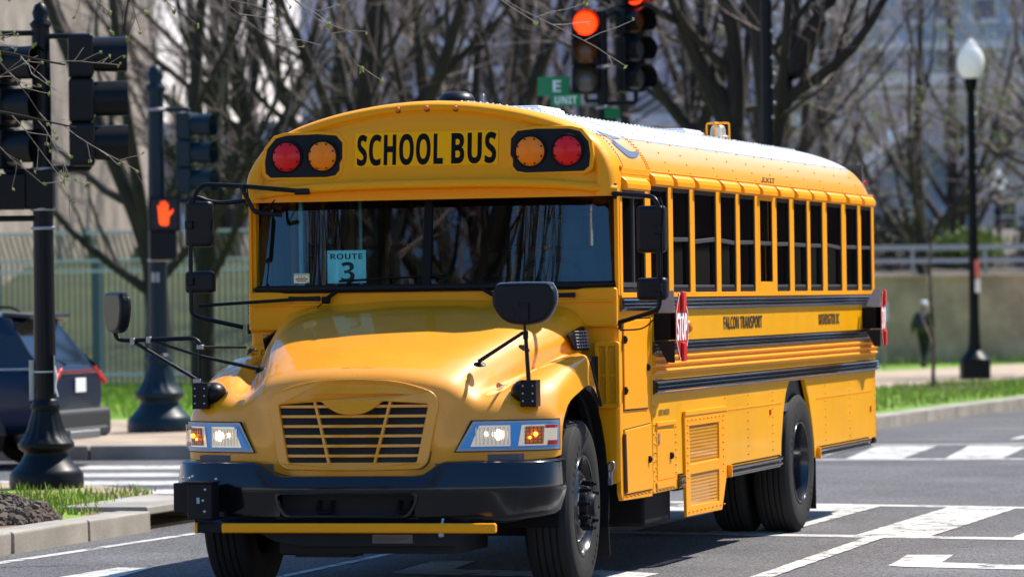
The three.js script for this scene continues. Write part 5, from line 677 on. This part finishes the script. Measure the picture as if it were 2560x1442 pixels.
// ------------------------------------------------------------------ buildings
function building(name, label, [x0, z0], [x1, z1], h, depth, wallC, o = {}) {
  const L = Math.hypot(x1 - x0, z1 - z0), t = thing(name, label, 'building', [x0, -.6, z0], Math.atan2(-(z1 - z0), x1 - x0), o.group); const wallM = new THREE.MeshStandardMaterial({ map: concreteMap, color: lin(...wallC), roughness: .9, side: THREE.DoubleSide });
  const { cols = 6, floors = 4, ww = 1.1, wh = 1.6, y0 = 1.6, trim = [.7, .7, .72], glass = [.03, .04, .05], fh = (h - 1.5) / Math.max(1, floors) } = o; const holes = [];
  for (let f = 0; f < floors; f++) for (let c = 0; c < cols; c++) { const cx = (c + .5) * L / cols, y = y0 + f * fh; holes.push([[cx - ww / 2, y], [cx + ww / 2, y], [cx + ww / 2, y + wh], [cx - ww / 2, y + wh]]); }
  mesh('wall', [boxUV(extr([[0, 0], [L, 0], [L, h], [0, h]], .3, 0, holes).translate(0, 0, -.3)), boxUV(span(0, .3, 0, h, -depth, -.3)), boxUV(span(L - .3, L, 0, h, -depth, -.3)), boxUV(span(0, L, 0, h, -depth - .3, -depth))], wallM, t);
  if (!o.gable) mesh('roof', [span(-.2, L + .2, h, h + .25, -depth - .4, .25)], o.roofM || M.greyPanel, t);
  if (o.cornice !== 0) mesh('cornice', [span(-.1, L + .1, h - .55, h - .05, 0.002, .3), span(-.05, L + .05, h - .9, h - .75, .002, .12)], std(...trim, .8), t);
  if (o.bands) for (const y of o.bands) mesh('string_course', span(-.02, L + .02, y, y + .4, .003, .14), std(...trim, .8), t);
  const gm = phy(...glass, .06, {}), fm = std(...trim, .7);
  for (const q of holes) { const [a, b] = [q[0], q[2]], w = mesh('window', [span(a[0], a[0] + .08, a[1], b[1], -.2, -.12), span(b[0] - .08, b[0], a[1], b[1], -.2, -.12), span(a[0] + .08, b[0] - .08, b[1] - .08, b[1], -.2, -.12), span(a[0] + .08, b[0] - .08, a[1], a[1] + .08, -.2, -.12), span(a[0] + .08, b[0] - .08, (a[1] + b[1]) / 2 - .03, (a[1] + b[1]) / 2 + .03, -.19, -.13)], fm, t); mesh('pane', new THREE.PlaneGeometry(b[0] - a[0], b[1] - a[1]).translate((a[0] + b[0]) / 2, (a[1] + b[1]) / 2, -.17), gm, w); mesh('sill', span(a[0] - .1, b[0] + .1, a[1] - .14, a[1], -.1, .1), fm, w); }
  return t;
}
building('apartment_building', 'plain beige building behind the steel fence', [-30.3, -62], [-37.7, -98], 15, 14, [.42, .37, .325], { cols: 0, floors: 0, cornice: 0 });
building('row_house', 'pink brick row house with white cornice behind bare trees', [-47, -114.5], [-38.5, -117.6], 8.6, 10, [.55, .36, .33], { cols: 4, floors: 2, wh: 1.9, fh: 3.6, bands: [5.2] });
building('row_house', 'pale blue grey row house above the left end of the bus roof', [-38.4, -117.7], [-33.5, -119], 12, 10, [.66, .76, .90], { cols: 3, floors: 3, wh: 1.9, fh: 3.8 });
building('office_building', 'pale lilac office block behind the trees over the bus front', [-44, -132], [-31, -136.5], 15.5, 14, [.74, .72, .86], { cols: 8, floors: 4, ww: 1.0, wh: 1.9, fh: 3.3, glass: [.02, .05, .07] });
building('office_building', 'mauve office block with white bands behind the red signal', [-30.8, -131], [-22, -134], 14, 12, [.66, .60, .70], { cols: 6, floors: 4, ww: .9, wh: 1.8, fh: 3.2, bands: [4.4] });
building('row_house', 'brownish mauve house behind the dark forked trees', [-28.5, -120.5], [-19.8, -123.3], 9, 10, [.6, .54, .58], { cols: 5, floors: 2, wh: 1.7, fh: 3.2 });
building('office_building', 'large blue glazed building at the top right', [-33, -181], [-12, -187], 24, 14, [.40, .54, .70], { cols: 12, floors: 6, ww: 1.3, wh: 2.2, fh: 3.6, glass: [.02, .06, .12], bands: [11, 14.6] });
building('row_house', 'long grey violet building below the blue glazed one', [-26, -147], [-8, -152], 11.6, 10, [.60, .58, .68], { cols: 9, floors: 3, wh: 1.5, fh: 3.2 });
{ const g = building('gabled_house', 'blue house with a steep gable and pale roof edge', [-18.6, -112.8], [-14.6, -114], 5.2, 7, [.46, .66, .88], { cols: 1, floors: 1, ww: .9, wh: 1.3, y0: 3.3, cornice: 0, gable: 1 }); const L = Math.hypot(4, 1.2); mesh('gable', boxUV(extr([[0, 5.2], [L, 5.2], [L / 2, 7.9]], .25).translate(0, 0, -.25)), new THREE.MeshStandardMaterial({ map: concreteMap, color: lin(.46, .66, .88), roughness: .9 }), g); for (const s of [-1, 1]) mesh('roof_slope', at(box(3.9, .18, 7.8), [L / 2 + s * 1.28, 6.62, -3.4], [0, 0, -s * .83]), std(.55, .57, .6, .6), g); }
building('brick_building', 'brown brick building across the main street behind the bus', [8, -68], [34, -66], 16, 12, [.16, .10, .075], { cols: 8, floors: 4, ww: 1.3, wh: 1.9, fh: 3.6, trim: [.3, .28, .25] });
// ------------------------------------------------------------------ fence, wall, railing
{
  const f = thing('steel_fence', 'tall steel picket fence with an outward-angled top', 'fence', [-32, .03, -58.6], -Math.atan2(.7, 14)); const L = 15.6;
  const pk = merge([box(.05, 2.62, .02, 0, 1.36, 0), at(box(.045, .78, .02), [0, 2.98, .20], [.58, 0, 0])]); const pm = std(.11, .12, .12, .5, .2), rm = std(.46, .49, .52, .5, .3);
  for (let i = 0; i < 118; i++) { const m = mesh('picket', pk, pm, f); m.position.x = .07 + i * .132; }
  for (const [y, z] of [[.3, 0.03], [2.48, .03], [2.7, .03], [3.28, .43]]) mesh('rail', box(L, .06, .04, L / 2, y, z), rm, f);
  const post = merge([box(.17, 2.95, .15, 0, 1.45, -.06), at(box(.11, .8, .1), [0, 3.02, .18], [.58, 0, 0])]); const psm = std(.03, .075, .10, .5); for (let i = -3; i <= 3; i++) { const m = mesh('post', post, psm, f); m.position.x = 7.55 + i * 2.35; }
  const WL = [[-24, -76.8], [4, -98.4]], len = Math.hypot(28, 21.6), ang = Math.atan2(21.6, 28);
  const w = thing('retaining_wall', 'long grey concrete retaining wall behind the walking person', 'wall', [-24, -.6, -76.8], ang);
  for (let i = 0; i < 9; i++) mesh('wall_panel', boxUV(rbox(len / 9 - .02, 2.78, .4, .02, (i + .5) * len / 9, 1.39, 0)), M.wall, w); mesh('coping', boxUV(rbox(len, .12, .5, .02, len / 2, 2.78 + .05, 0)), M.wall, w);
  const rl = thing('railing', 'grey two-rail metal railing along the top of the retaining wall', 'railing', [-24, 2.25, -76.8], ang); const rmat = std(.42, .43, .50, .5, .2);
  mesh('rail', box(len, .14, .06, len / 2, .78, -.3), rmat, rl); mesh('rail', box(len, .12, .06, len / 2, .42, -.3), rmat, rl); for (let i = 0; i <= 16; i++) mesh('post', box(.07, .86, .07, i * len / 16, .42, -.36), rmat, rl);
  const wsg = thing('notice_sign', 'small white notice on a thin post beside the bus rear', 'sign', [-10.5, gy(-10.5, -74) + .16, -74], .27); mesh('post', rod([0, 0, -.02], [0, 1.65, -.02], .025), M.steelDull, wsg); mesh('plate', rbox(.24, .46, .01, .004, 0, 1.4, .012), std(.55, .68, .78, .5), wsg);
}
// ------------------------------------------------------------------ signals
const glow = (r, g, b, k) => std(r * .6, g * .6, b * .6, .4, 0, { emissive: lin(r, g, b), emissiveIntensity: k });
const L_RED = glow(1, .035, .004, 2.2), L_OFFR = phy(.09, .012, .012, .3, { clearcoat: .6 }), L_OFFA = phy(.22, .075, .012, .35, { clearcoat: .6 }), L_OFFG = phy(.12, .125, .11, .35, { clearcoat: .6 });
function signalHead(p, x, y, z, yaw, lit, body = M.iron, n = 3, sc = 1) {
  const ks = Array.from({ length: n }, (_, k) => k);
  const place = g => { g.scale(sc, sc, sc); g.rotateY(yaw); g.translate(x, y, z); return g; };
  const hd = mesh('signal_head', ks.map(k => place(rbox(.345, .345, .20, .03, 0, .352 * (1 - k), -.04))), body, p);
  for (const k of ks) {
    const yy = .352 * (1 - k);
    const vis = new THREE.CylinderGeometry(.158, .150, .27, 24, 1, true, -Math.PI * .78, Math.PI * 1.56); vis.rotateX(Math.PI / 2); vis.rotateZ(Math.PI); vis.translate(0, yy, .19);
    const v2 = vis.clone(); v2.scale(1, 1, 1); mesh('visor', place(vis), body, hd);
    mesh('lens', place(lathe([[0, .03], [.08, .022], [.13, .006], [.145, 0]], 24).rotateX(Math.PI / 2).translate(0, yy, .062)), k === 0 ? (lit ? L_RED : L_OFFR) : k === 1 ? L_OFFA : L_OFFG, hd);
  }
  mesh('door_latch', [-1, 0, 1].map(k => place(ball(.012, .18, .352 * k + .08, -.02, [1, 1, 1], 6))), M.steelDull, hd);
  return hd;
}
function ornatePost(p, h, r0, mat, k = 1) {
  const prof = [[.33, 0], [.335, .05], [.33, .13], [.30, .17], [.235, .235], [.20, .30], [.195, .325], [.235, .35], [.255, .38], [.25, .41], [.20, .455], [.165, .53], [.135, .63], [.118, .71]].map(q => [q[0] * k, q[1] * k]);
  const base = lathe(prof, 64); warp(base, (x, y, z) => { const t = y / k > .44 && y / k < .70 ? .035 : 0, a = Math.atan2(z, x), q = 1 + t * Math.cos(16 * a); return [x * q, y, z * q]; });
  const b = mesh('post_base', base, mat, p); mesh('collar', lathe([[.115, .70], [.135, .715], [.135, .75], [.115, .765], [.12, .785], [.10, .80]].map(q => [q[0] * k, q[1] * k]), 40), mat, p);
  const sh = lathe([[r0 * 1.08, .79 * k], [r0, 2], [r0 * .86, h]], 48); warp(sh, (x, y, z) => { const a = Math.atan2(z, x), q = 1 + .022 * Math.cos(16 * a); return [x * q, y, z * q]; }); mesh('shaft', sh, mat, p); return b;
}
{ // near post on the left
  const p = thing('traffic_signal', 'black traffic signal post with fluted base on the near corner', 'traffic signal', [-6.49, .15, -10.35]);
  ornatePost(p, 4.15, .092, M.iron); mesh('finial', [lathe([[.085, 4.13], [.1, 4.16], [.06, 4.2], [.075, 4.26], [.05, 4.33], [0, 4.36]], 24)], M.iron, p);
  signalHead(p, .38, 3.47, -.13, 1.95, 0, M.iron, 3, 1.13); signalHead(p, -.30, 3.42, .12, 1.38, 0, M.iron, 3, 1.06);
  mesh('mounting_arm', [bent([[0, 2.86, 0], [.40, 2.86, -.13], [.40, 2.96, -.13]], .03, .04), bent([[0, 4.05, 0], [.40, 4.05, -.13], [.40, 3.98, -.13]], .025, .04), bent([[0, 2.84, 0], [-.3, 2.84, .12], [-.3, 2.92, .12]], .03, .04), bent([[0, 4.08, 0], [-.45, 4.08, .14], [-.45, 3.95, .14]], .025, .04), rod([0, 2.42, 0], [-.7, 2.42, .2], .028)], M.iron, p);
  for (const y of [2.33, 2.5, 2.86]) mesh('band_clamp', lathe([[.1, y - .015], [.112, y - .012], [.112, y + .012], [.1, y + .015]], 24), M.steelDull, p);
  mesh('control_box', [rbox(.26, .36, .2, .02, -.02, 2.68, .02, [0, .27, 0]), rbox(.42, .32, .28, .02, -.34, 2.66, .1, [0, .27, 0])], M.iron, p);
  mesh('paper_notice', [rbox(.004, .34, .12, .001, .098, 1.02, .03, [0, .5, 0])], M.white, p); mesh('paper_notice', [rbox(.004, .36, .1, .001, -.1, .97, .02, [0, -.6, 0])], M.white, p); mesh('hanging_tape', wire([[.11, 1.1, .04], [.13, 1.0, .05], [.12, .9, .05], [.14, .82, .05]], .006), M.white, p); mesh('notice_tie', lathe([[.1, 1.04], [.104, 1.045], [.1, 1.05]], 20), M.white, p);
}
{ // post across the side street with the red hand
  const p = thing('traffic_signal', 'dark teal signal post with a lit red hand', 'traffic signal', [-11.04, .15, -25.63]);
  ornatePost(p, 4.35, .115, M.ironTeal, 1.25); mesh('finial', lathe([[.1, 4.33], [.13, 4.36], [.13, 4.42], [.08, 4.46], [.11, 4.55], [.07, 4.66], [0, 4.7]], 24), M.ironTeal, p);
  signalHead(p, .42, 3.55, -.12, 1.52, 0, M.ironTeal);
  mesh('mounting_arm', [bent([[0, 4.12, 0], [.40, 4.12, -.12], [.40, 4.06, -.12]], .03, .04), bent([[0, 2.95, 0], [.40, 2.95, -.12], [.40, 3.03, -.12]], .03, .04)], M.ironTeal, p);
  for (const y of [2.2, 2.95, 4.12]) mesh('band_clamp', lathe([[.11, y - .02], [.13, y - .015], [.13, y + .015], [.11, y + .02]], 24), M.steelDull, p);
  const pb = mesh('pedestrian_head', [at(rbox(.40, .44, .2, .02), [.16, 2.78, .15], [0, .27, 0]), at(rbox(.34, .36, .2, .02), [.14, 2.38, .15], [0, .27, 0])], M.iron, p);
  const hand = new THREE.Shape(smoothPoly([[-.045, -.15], [.05, -.15], [.065, -.05], [.105, .0], [.118, .045], [.098, .048], [.06, .015], [.056, .11], [.04, .13], [.03, .11], [.026, .03], [.022, .145], [.006, .16], [-.008, .145], [-.008, .035], [-.02, .14], [-.036, .15], [-.048, .135], [-.042, .02], [-.058, .1], [-.074, .105], [-.082, .09], [-.072, -.02], [-.068, -.09]], 90).map(q => new THREE.Vector2(...q)));
  mesh('hand_symbol', at(new THREE.ExtrudeGeometry(hand, { depth: .006, bevelEnabled: false }), [.19, 2.79, .255], [0, .27, 0]), glow(1, .075, .005, .8), pb); mesh('hand_window', at(box(.33, .37, .004), [.188, 2.78, .248], [0, .27, 0]), M.dark, pb);
  mesh('pole_sticker', [at(box(.05, .12, .003), [-.02, 1.98, .118]), at(box(.04, .12, .003), [.04, 1.98, .113], [0, .3, 0])], M.greyPanel, p);
}
{ // signal rising behind the bus roof
  const p = thing('traffic_signal', 'signal post behind the bus showing a red light', 'traffic signal', [-5.16, .15, -25.68]);
  ornatePost(p, 5.2, .08, M.iron, 1.1); signalHead(p, -.20, 4.69, .06, .30, 1); const h2 = signalHead(p, .36, 5.06, -.10, .85, 1, M.iron, 4);
  mesh('mounting_arm', [bent([[0, 4.05, 0], [.4, 4.05, -.1], [.4, 4.2, -.1]], .03, .04), bent([[0, 4.08, 0], [-.2, 4.08, .06], [-.2, 4.16, .06]], .025, .03), rod([0, 5.1, 0], [.4, 5.3, -.1], .025)], M.iron, p);
  for (const y of [4.0, 4.5]) mesh('band_clamp', lathe([[.07, y - .02], [.09, y - .015], [.09, y + .015], [.07, y + .02]], 20), M.steelDull, p);
  const green = (name, label, txt, w, h, pos, turn, tw) => { const s = thing(name, label, 'sign', pos, turn); const t = ctex(512, Math.round(512 * h / w), (x, W, H) => { x.fillStyle = '#00814a'; x.fillRect(0, 0, W, H); if (txt) fitText(x, txt, W * (txt === 'E' ? .6 : .5), H * .5, W * tw, H * .62, '#e6f2ec'); }); mesh('plate', box(w, h, .008, 0, 0, 0), std(.0, .22, .08, .5), s); mesh('sign_face', new THREE.PlaneGeometry(w, h).translate(0, 0, .006), new THREE.MeshStandardMaterial({ map: t, roughness: .5 }), s); mesh('sign_bracket', box(.03, h * .6, .05, w / 2 - .02, 0, -.03), M.steelDull, s); return s; };
  green('street_sign', 'green street sign with a white letter E', 'E', .40, .235, [-5.74, 4.42, -25.50], .27, .25); green('street_sign', 'lower green street sign reading UNIT', 'UNIT', .38, .15, [-5.58, 4.245, -25.48], .22, .72); green('street_sign', 'small edge-on green street sign right of the signal post', '', .34, .13, [-5.02, 4.07, -25.60], 1.25, .5);
}
// ------------------------------------------------------------------ globe lamp posts
const lampGlass = phy(.90, .91, .90, .85, { transmission: .55, thickness: 0, specularIntensity: 1 });
function lampPost(x, z, label, s = 1) {
  const p = thing('lamp_post', label, 'lamp post', [x, gy(x, z) + .15, z], .3, 'globe lamp posts'); p.scale.setScalar(s);
  mesh('pedestal', [rbox(.56, .42, .56, .05, 0, .21, 0), at(new THREE.CylinderGeometry(.14, .30, .18, 8), [0, .51, 0])], M.iron, p); mesh('shaft', lathe([[.15, .58], [.12, .75], [.1, 1.2], [.082, 5.7], [.1, 5.75], [.13, 5.9], [.15, 6.0]], 24), M.iron, p);
  mesh('globe', lathe([[.14, 6.0], [.2, 6.06], [.265, 6.2], [.272, 6.35], [.24, 6.5], [.17, 6.6], [.13, 6.62]], 32), lampGlass, p); mesh('globe_cap', lathe([[.13, 6.62], [.12, 6.68], [.06, 6.73], [.04, 6.78], [0, 6.8]], 24), lampGlass, p);
  const r = RNG(x * 10 | 0); for (let k = 0; k < 9; k++) mesh('string_bulb', ball(.022, .07 + .03 * (k % 2), 4.1 + k * .2 + r() * .05, .075, [1, 1, 1], 8), M.chrome, p); return p;
}
{ const l = lampPost(-5.76, -58.1, 'black lamp post with a white globe before the concrete wall'); const s = thing('parking_sign', 'narrow red and white sign on the globe lamp post', 'sign', [-5.66, 2.1, -57.95], 1.38); mesh('plate', rbox(.30, .36, .008, .003, 0, .16, 0), std(.55, .10, .10, .5), s); mesh('plate', rbox(.30, .27, .008, .003, 0, -.17, 0), std(.6, .55, .6, .5), s); }
lampPost(-4.45, -32.2, 'black lamp post with tiny bulbs beside the dark tree above the bus'); lampPost(-13.95, -114.6, 'distant white globe lamp behind the railing', .9);
// ------------------------------------------------------------------ SUV on the side street
{
  const c = thing('suv', 'dark blue SUV driving off behind the near signal post', 'car', [-9.5, 0, -18.8]);
  const paintM = phy(.004, .014, .038, .35, { specularIntensity: .4, clearcoat: .25, clearcoatRoughness: .04 }), clad = std(.018, .02, .022, .6), glassM = phy(.008, .010, .012, .05, { clearcoat: .3, clearcoatRoughness: .02 });
  c.scale.y = 1.05;
  const st = [[0.03, .70, .62, .98], [-.02, .80, .46, 1.02], [-.15, .885, .40, 1.05], [-.6, .925, .36, 1.06], [-1.6, .93, .34, 1.03], [-2.8, .93, .34, 1.0], [-3.6, .92, .36, .98], [-4.2, .86, .38, .90], [-4.48, .74, .42, .78], [-4.56, .60, .5, .70]];
  const sec = (w, b, t) => [[0, b], [w * .8, b], [w * .97, b + .06], [w, b + .2], [w * 1.0, (b + t) / 2], [w * .97, t - .1], [w * .92, t - .02], [w * .86, t], [0, t + .02]];
  const full = st.map(([x, w, b, t]) => { const h = sec(w, b, t); return [...h.map(p => [x, p[1], p[0]]), ...h.slice(1, -1).reverse().map(p => [x, p[1], -p[0]]), [x, h[0][1], 0]]; });
  const cl = full.map(r => { const pts = new THREE.CatmullRomCurve3(r.map(p => V(...p)), false, 'centripetal').getPoints(80); return pts.map(p => [p.x, p.y, p.z]); });
  mesh('body', [gridGeo(cl), gridGeo([cl[0], cl[0].map(() => [.035, .8, 0])])], paintM, c);
  const prof = [[-.10, 1.02], [-.52, 1.55], [-.74, 1.61], [-1.5, 1.645], [-2.2, 1.63], [-2.75, 1.56], [-3.55, 1.02]];
  const gh = extr(prof, 1.56, .02); gh.translate(0, 0, -.78); warp(gh, (x, y, z) => [x, y, z * lerp(1.08, .80, clamp((y - 1.0) / .62, 0, 1))]); mesh('greenhouse', gh, glassM, c);
  const roofR = []; for (const [x, y] of [[-.36, 1.585], [-.8, 1.625], [-1.5, 1.67], [-2.2, 1.655], [-2.75, 1.585]]) { const r = []; for (let i = 0; i <= 10; i++) { const u = i / 5 - 1; r.push([x, y - .05 * u * u * u * u - .015 * u * u, u * .66]); } roofR.push(r); } mesh('roof', gridGeo(roofR), paintM, c);
  for (const s of [1, -1]) {
    mesh('pillar', [strip([[-.05, 1.03], [-.25, 1.03], [-.95, 1.57], [-.62, 1.585]], s), strip([[-1.72, 1.03], [-1.82, 1.03], [-1.80, 1.6], [-1.72, 1.6]], s), strip([[-3.6, 1.02], [-3.45, 1.02], [-2.65, 1.59], [-2.8, 1.57]], s)], paintM, c);
    mesh('roof_rail', bent([[-.9, 1.64, s * .60], [-1.0, 1.69, s * .6], [-2.3, 1.70, s * .6], [-2.4, 1.65, s * .6]], .014, .05), M.matte, c);
    mesh('sill_cladding', span(-.9, -3.6, .28, .46, s * .90, s * .945, .02), clad, c);
    mesh('window_trim', rod([-.2, 1.045, s * .855], [-3.5, 1.02, s * .85], .012), M.steel, c);
    mesh('door_handle', [rbox(.2, .03, .03, .01, -1.75, .86, s * .94), rbox(.2, .03, .03, .01, -2.75, .86, s * .94)], paintM, c);
  }
  function strip(p, s) { const q = p.map(([x, y]) => [x, y, s * .79 * lerp(1.085, .815, clamp((y - 1.0) / .62, 0, 1))]); return gridGeo([[q[0], q[1]], [q[3], q[2]]]); }
  mesh('spoiler', rbox(.34, .05, 1.2, .02, -.47, 1.60, 0, [0, 0, -.08]), M.gloss, c); mesh('rear_window', gridGeo([[[-.115, 1.06, -.72], [-.115, 1.06, .72]], [[-.50, 1.55, -.60], [-.50, 1.55, .60]]]), phy(.04, .055, .065, .03, { clearcoat: 1 }), c); mesh('rear_wiper', rod([-.12, 1.08, 0], [-.25, 1.2, .35], .008), M.matte, c);
  for (const s of [1, -1]) { const tl = mesh('tail_light', [at(rbox(.05, .05, .22, .015), [.02, .98, s * .60], [s * .55, 0, 0]), at(rbox(.05, .05, .22, .015), [.0, .93, s * .78], [s * .55, 0, 0])], glow(.55, .012, .012, .25), c); mesh('fog_reflector', rbox(.03, .06, .26, .015, .035, .56, s * .66), M.lampRed, c); }
  mesh('light_bar', rbox(.03, .035, 1.2, .01, .03, 1.0, 0), phy(.2, .01, .012, .2, { clearcoat: 1 }), c);
  mesh('licence_plate', rbox(.012, .15, .31, .004, .05, .86, 0), M.white, c);
  mesh('rear_bumper', [rbox(.22, .30, 1.78, .06, -.03, .46, 0), rbox(.16, .12, 1.5, .04, .02, .36, 0)], clad, c); mesh('skid_panel', rbox(.06, .09, .9, .02, .08, .34, 0), M.steelDull, c);
  for (const x of [-.92, -3.62]) for (const s of [1, -1]) { const w = new THREE.Group(); w.name = 'wheel'; w.position.set(x, .355, s * .80); c.add(w); mesh('tyre', lathe([[.23, -.1], [.3, -.12], [.345, -.1], [.355, -.06], [.355, .06], [.345, .1], [.3, .12], [.23, .1]], 40).rotateX(Math.PI / 2), M.rubber, w); mesh('rim', [lathe([[.235, .10], [.24, .11], [.22, .09], [.2, .03], [0, .02]], 32).rotateX(s * Math.PI / 2), ...[0, 1, 2, 3, 4].map(k => at(rbox(.05, .22, .025, .008, 0, .12, 0), [0, 0, s * .075], [0, 0, k * Math.PI * 2 / 5]))], M.alu, w); mesh('wheel_arch', at(new THREE.TorusGeometry(.395, .045, 8, 28, Math.PI), [0, 0, s * .10]), clad, w); }
}
// ------------------------------------------------------------------ walking person
{
  const x = -10.2, z = -77.9, p = thing('person', 'person with pale cap and dark backpack walking along the concrete wall', 'person', [x, gy(x, z) + .165, z], Math.PI * .92);
  const cap = (P, a, b, ra, rb) => { const ax = P[0] - a[0], ay = P[1] - a[1], az = P[2] - a[2], bx = b[0] - a[0], by = b[1] - a[1], bz = b[2] - a[2]; const h = clamp((ax * bx + ay * by + az * bz) / (bx * bx + by * by + bz * bz), 0, 1); return Math.hypot(ax - bx * h, ay - by * h, az - bz * h) - lerp(ra, rb, h); };
  const smin = (a, b, k) => { const h = clamp(.5 + .5 * (b - a) / k, 0, 1); return lerp(b, a, h) - k * h * (1 - h); };
  const field = (bones, k) => P => bones.reduce((d, q) => smin(d, cap(P, ...q), k), 9);
  const iso = (f, c, half, res) => { const mc = new MarchingCubes(res, M.white, false, false, 120000); const n = mc.size; for (let k = 0; k < n; k++) for (let j = 0; j < n; j++) for (let i = 0; i < n; i++) { const h = n / 2; mc.field[i + j * n + k * n * n] = -f([c[0] + (i - h) / h * half, c[1] + (j - h) / h * half, c[2] + (k - h) / h * half]); } mc.isolation = 0; mc.update(); const g = new THREE.BufferGeometry(), N = mc.count; g.setAttribute('position', new THREE.BufferAttribute(mc.positionArray.slice(0, N * 3), 3)); g.setAttribute('normal', new THREE.BufferAttribute(mc.normalArray.slice(0, N * 3), 3)); g.scale(half, half, half); g.translate(...c); g.computeVertexNormals(); return g; };
  const J = { head: [0, 1.52, .02], neck: [0, 1.38, 0], chest: [0, 1.22, 0], hip: [0, .88, 0], sl: [.17, 1.30, 0], sr: [-.17, 1.30, 0], el: [.30, 1.05, .03], er: [-.24, 1.04, -.06], wl: [.36, .84, .12], wr: [-.25, .83, .06], hl: [.09, .86, 0], hr: [-.09, .86, 0], kl: [.09, .46, .12], kr: [-.09, .46, -.02], al: [.08, .09, .16], ar: [-.08, .11, -.25] };
  const arms = k => [[J.sl, J.el, .055 * k, .045 * k], [J.el, J.wl, .043 * k, .034 * k], [J.sr, J.er, .055 * k, .045 * k], [J.er, J.wr, .043 * k, .034 * k]], legs = k => [[J.hl, J.kl, .085 * k, .06 * k], [J.kl, J.al, .058 * k, .04 * k], [J.hr, J.kr, .085 * k, .06 * k], [J.kr, J.ar, .058 * k, .04 * k]], torso = k => [[[0, 1.0, 0], [0, 1.22, 0], .12 * k, .14 * k], [[.09, 1.27, 0], [-.09, 1.27, 0], .09 * k, .09 * k], [[.06, .9, 0], [-.06, .9, 0], .105 * k, .105 * k]];
  const hand = (w, s) => [[w, [w[0] + s * .01, w[1] - .06, w[2] + .02], .03, .03], ...[0, 1, 2, 3].map(i => [[w[0] + s * .01, w[1] - .07, w[2] - .005 + i * .016], [w[0] + s * .005, w[1] - .15 + Math.abs(i - 1.4) * .012, w[2] + .0 + i * .017], .009, .008]), [[w[0], w[1] - .03, w[2] + .03], [w[0] - s * .01, w[1] - .09, w[2] + .065], .010, .009]];
  const body = [[J.neck, [0, 1.46, .01], .05, .05], [[0, 1.50, .015], [0, 1.54, .02], .085, .088], [[0, 1.47, .05], [0, 1.46, .065], .05, .04], [[0, 1.50, .1], [0, 1.485, .115], .013, .013], ...torso(.9), ...arms(.85), ...legs(.85), ...hand(J.wl, 1), ...hand(J.wr, -1), [J.al, [.08, .05, .27], .035, .03], [J.ar, [-.08, .045, -.17], .035, .03]];
  mesh('body', iso(field(body, .02), [0, .82, 0], .86, 128), std(.42, .26, .19, .6), p);
  mesh('jacket', iso(P => Math.max(field([...torso(1.12), ...arms(1.28)], .05)(P), .86 - P[1]), [0, 1.1, 0], .45, 72), std(.055, .085, .03, .85), p);
  mesh('trousers', iso(P => Math.max(field([...legs(1.15), [[.06, .9, 0], [-.06, .9, 0], .11, .11]], .04)(P), P[1] - .94), [0, .5, 0], .52, 72), std(.02, .02, .024, .85), p);
  mesh('shoe', iso(field([[[.08, .05, .13], [.08, .045, .28], .052, .045]], .02), [.08, .06, .2], .16, 32), M.matte, p); mesh('shoe', iso(field([[[-.08, .055, -.28], [-.08, .045, -.13], .052, .045]], .02), [-.08, .06, -.2], .16, 32), M.matte, p);
  mesh('cap', iso(P => Math.max(field([[[0, 1.53, .01], [0, 1.56, .01], .103, .1]], .03)(P), 1.515 - P[1] - P[2] * .2), [0, 1.56, 0], .16, 40), std(.7, .72, .74, .7), p);
  mesh('backpack', iso(field([[[.05, 1.02, -.20], [.05, 1.26, -.19], .10, .09], [[-.05, 1.02, -.20], [-.05, 1.26, -.19], .10, .09]], .05), [0, 1.14, -.2], .28, 48), std(.03, .035, .06, .7), p);
}
renderer.render(scene, camera);
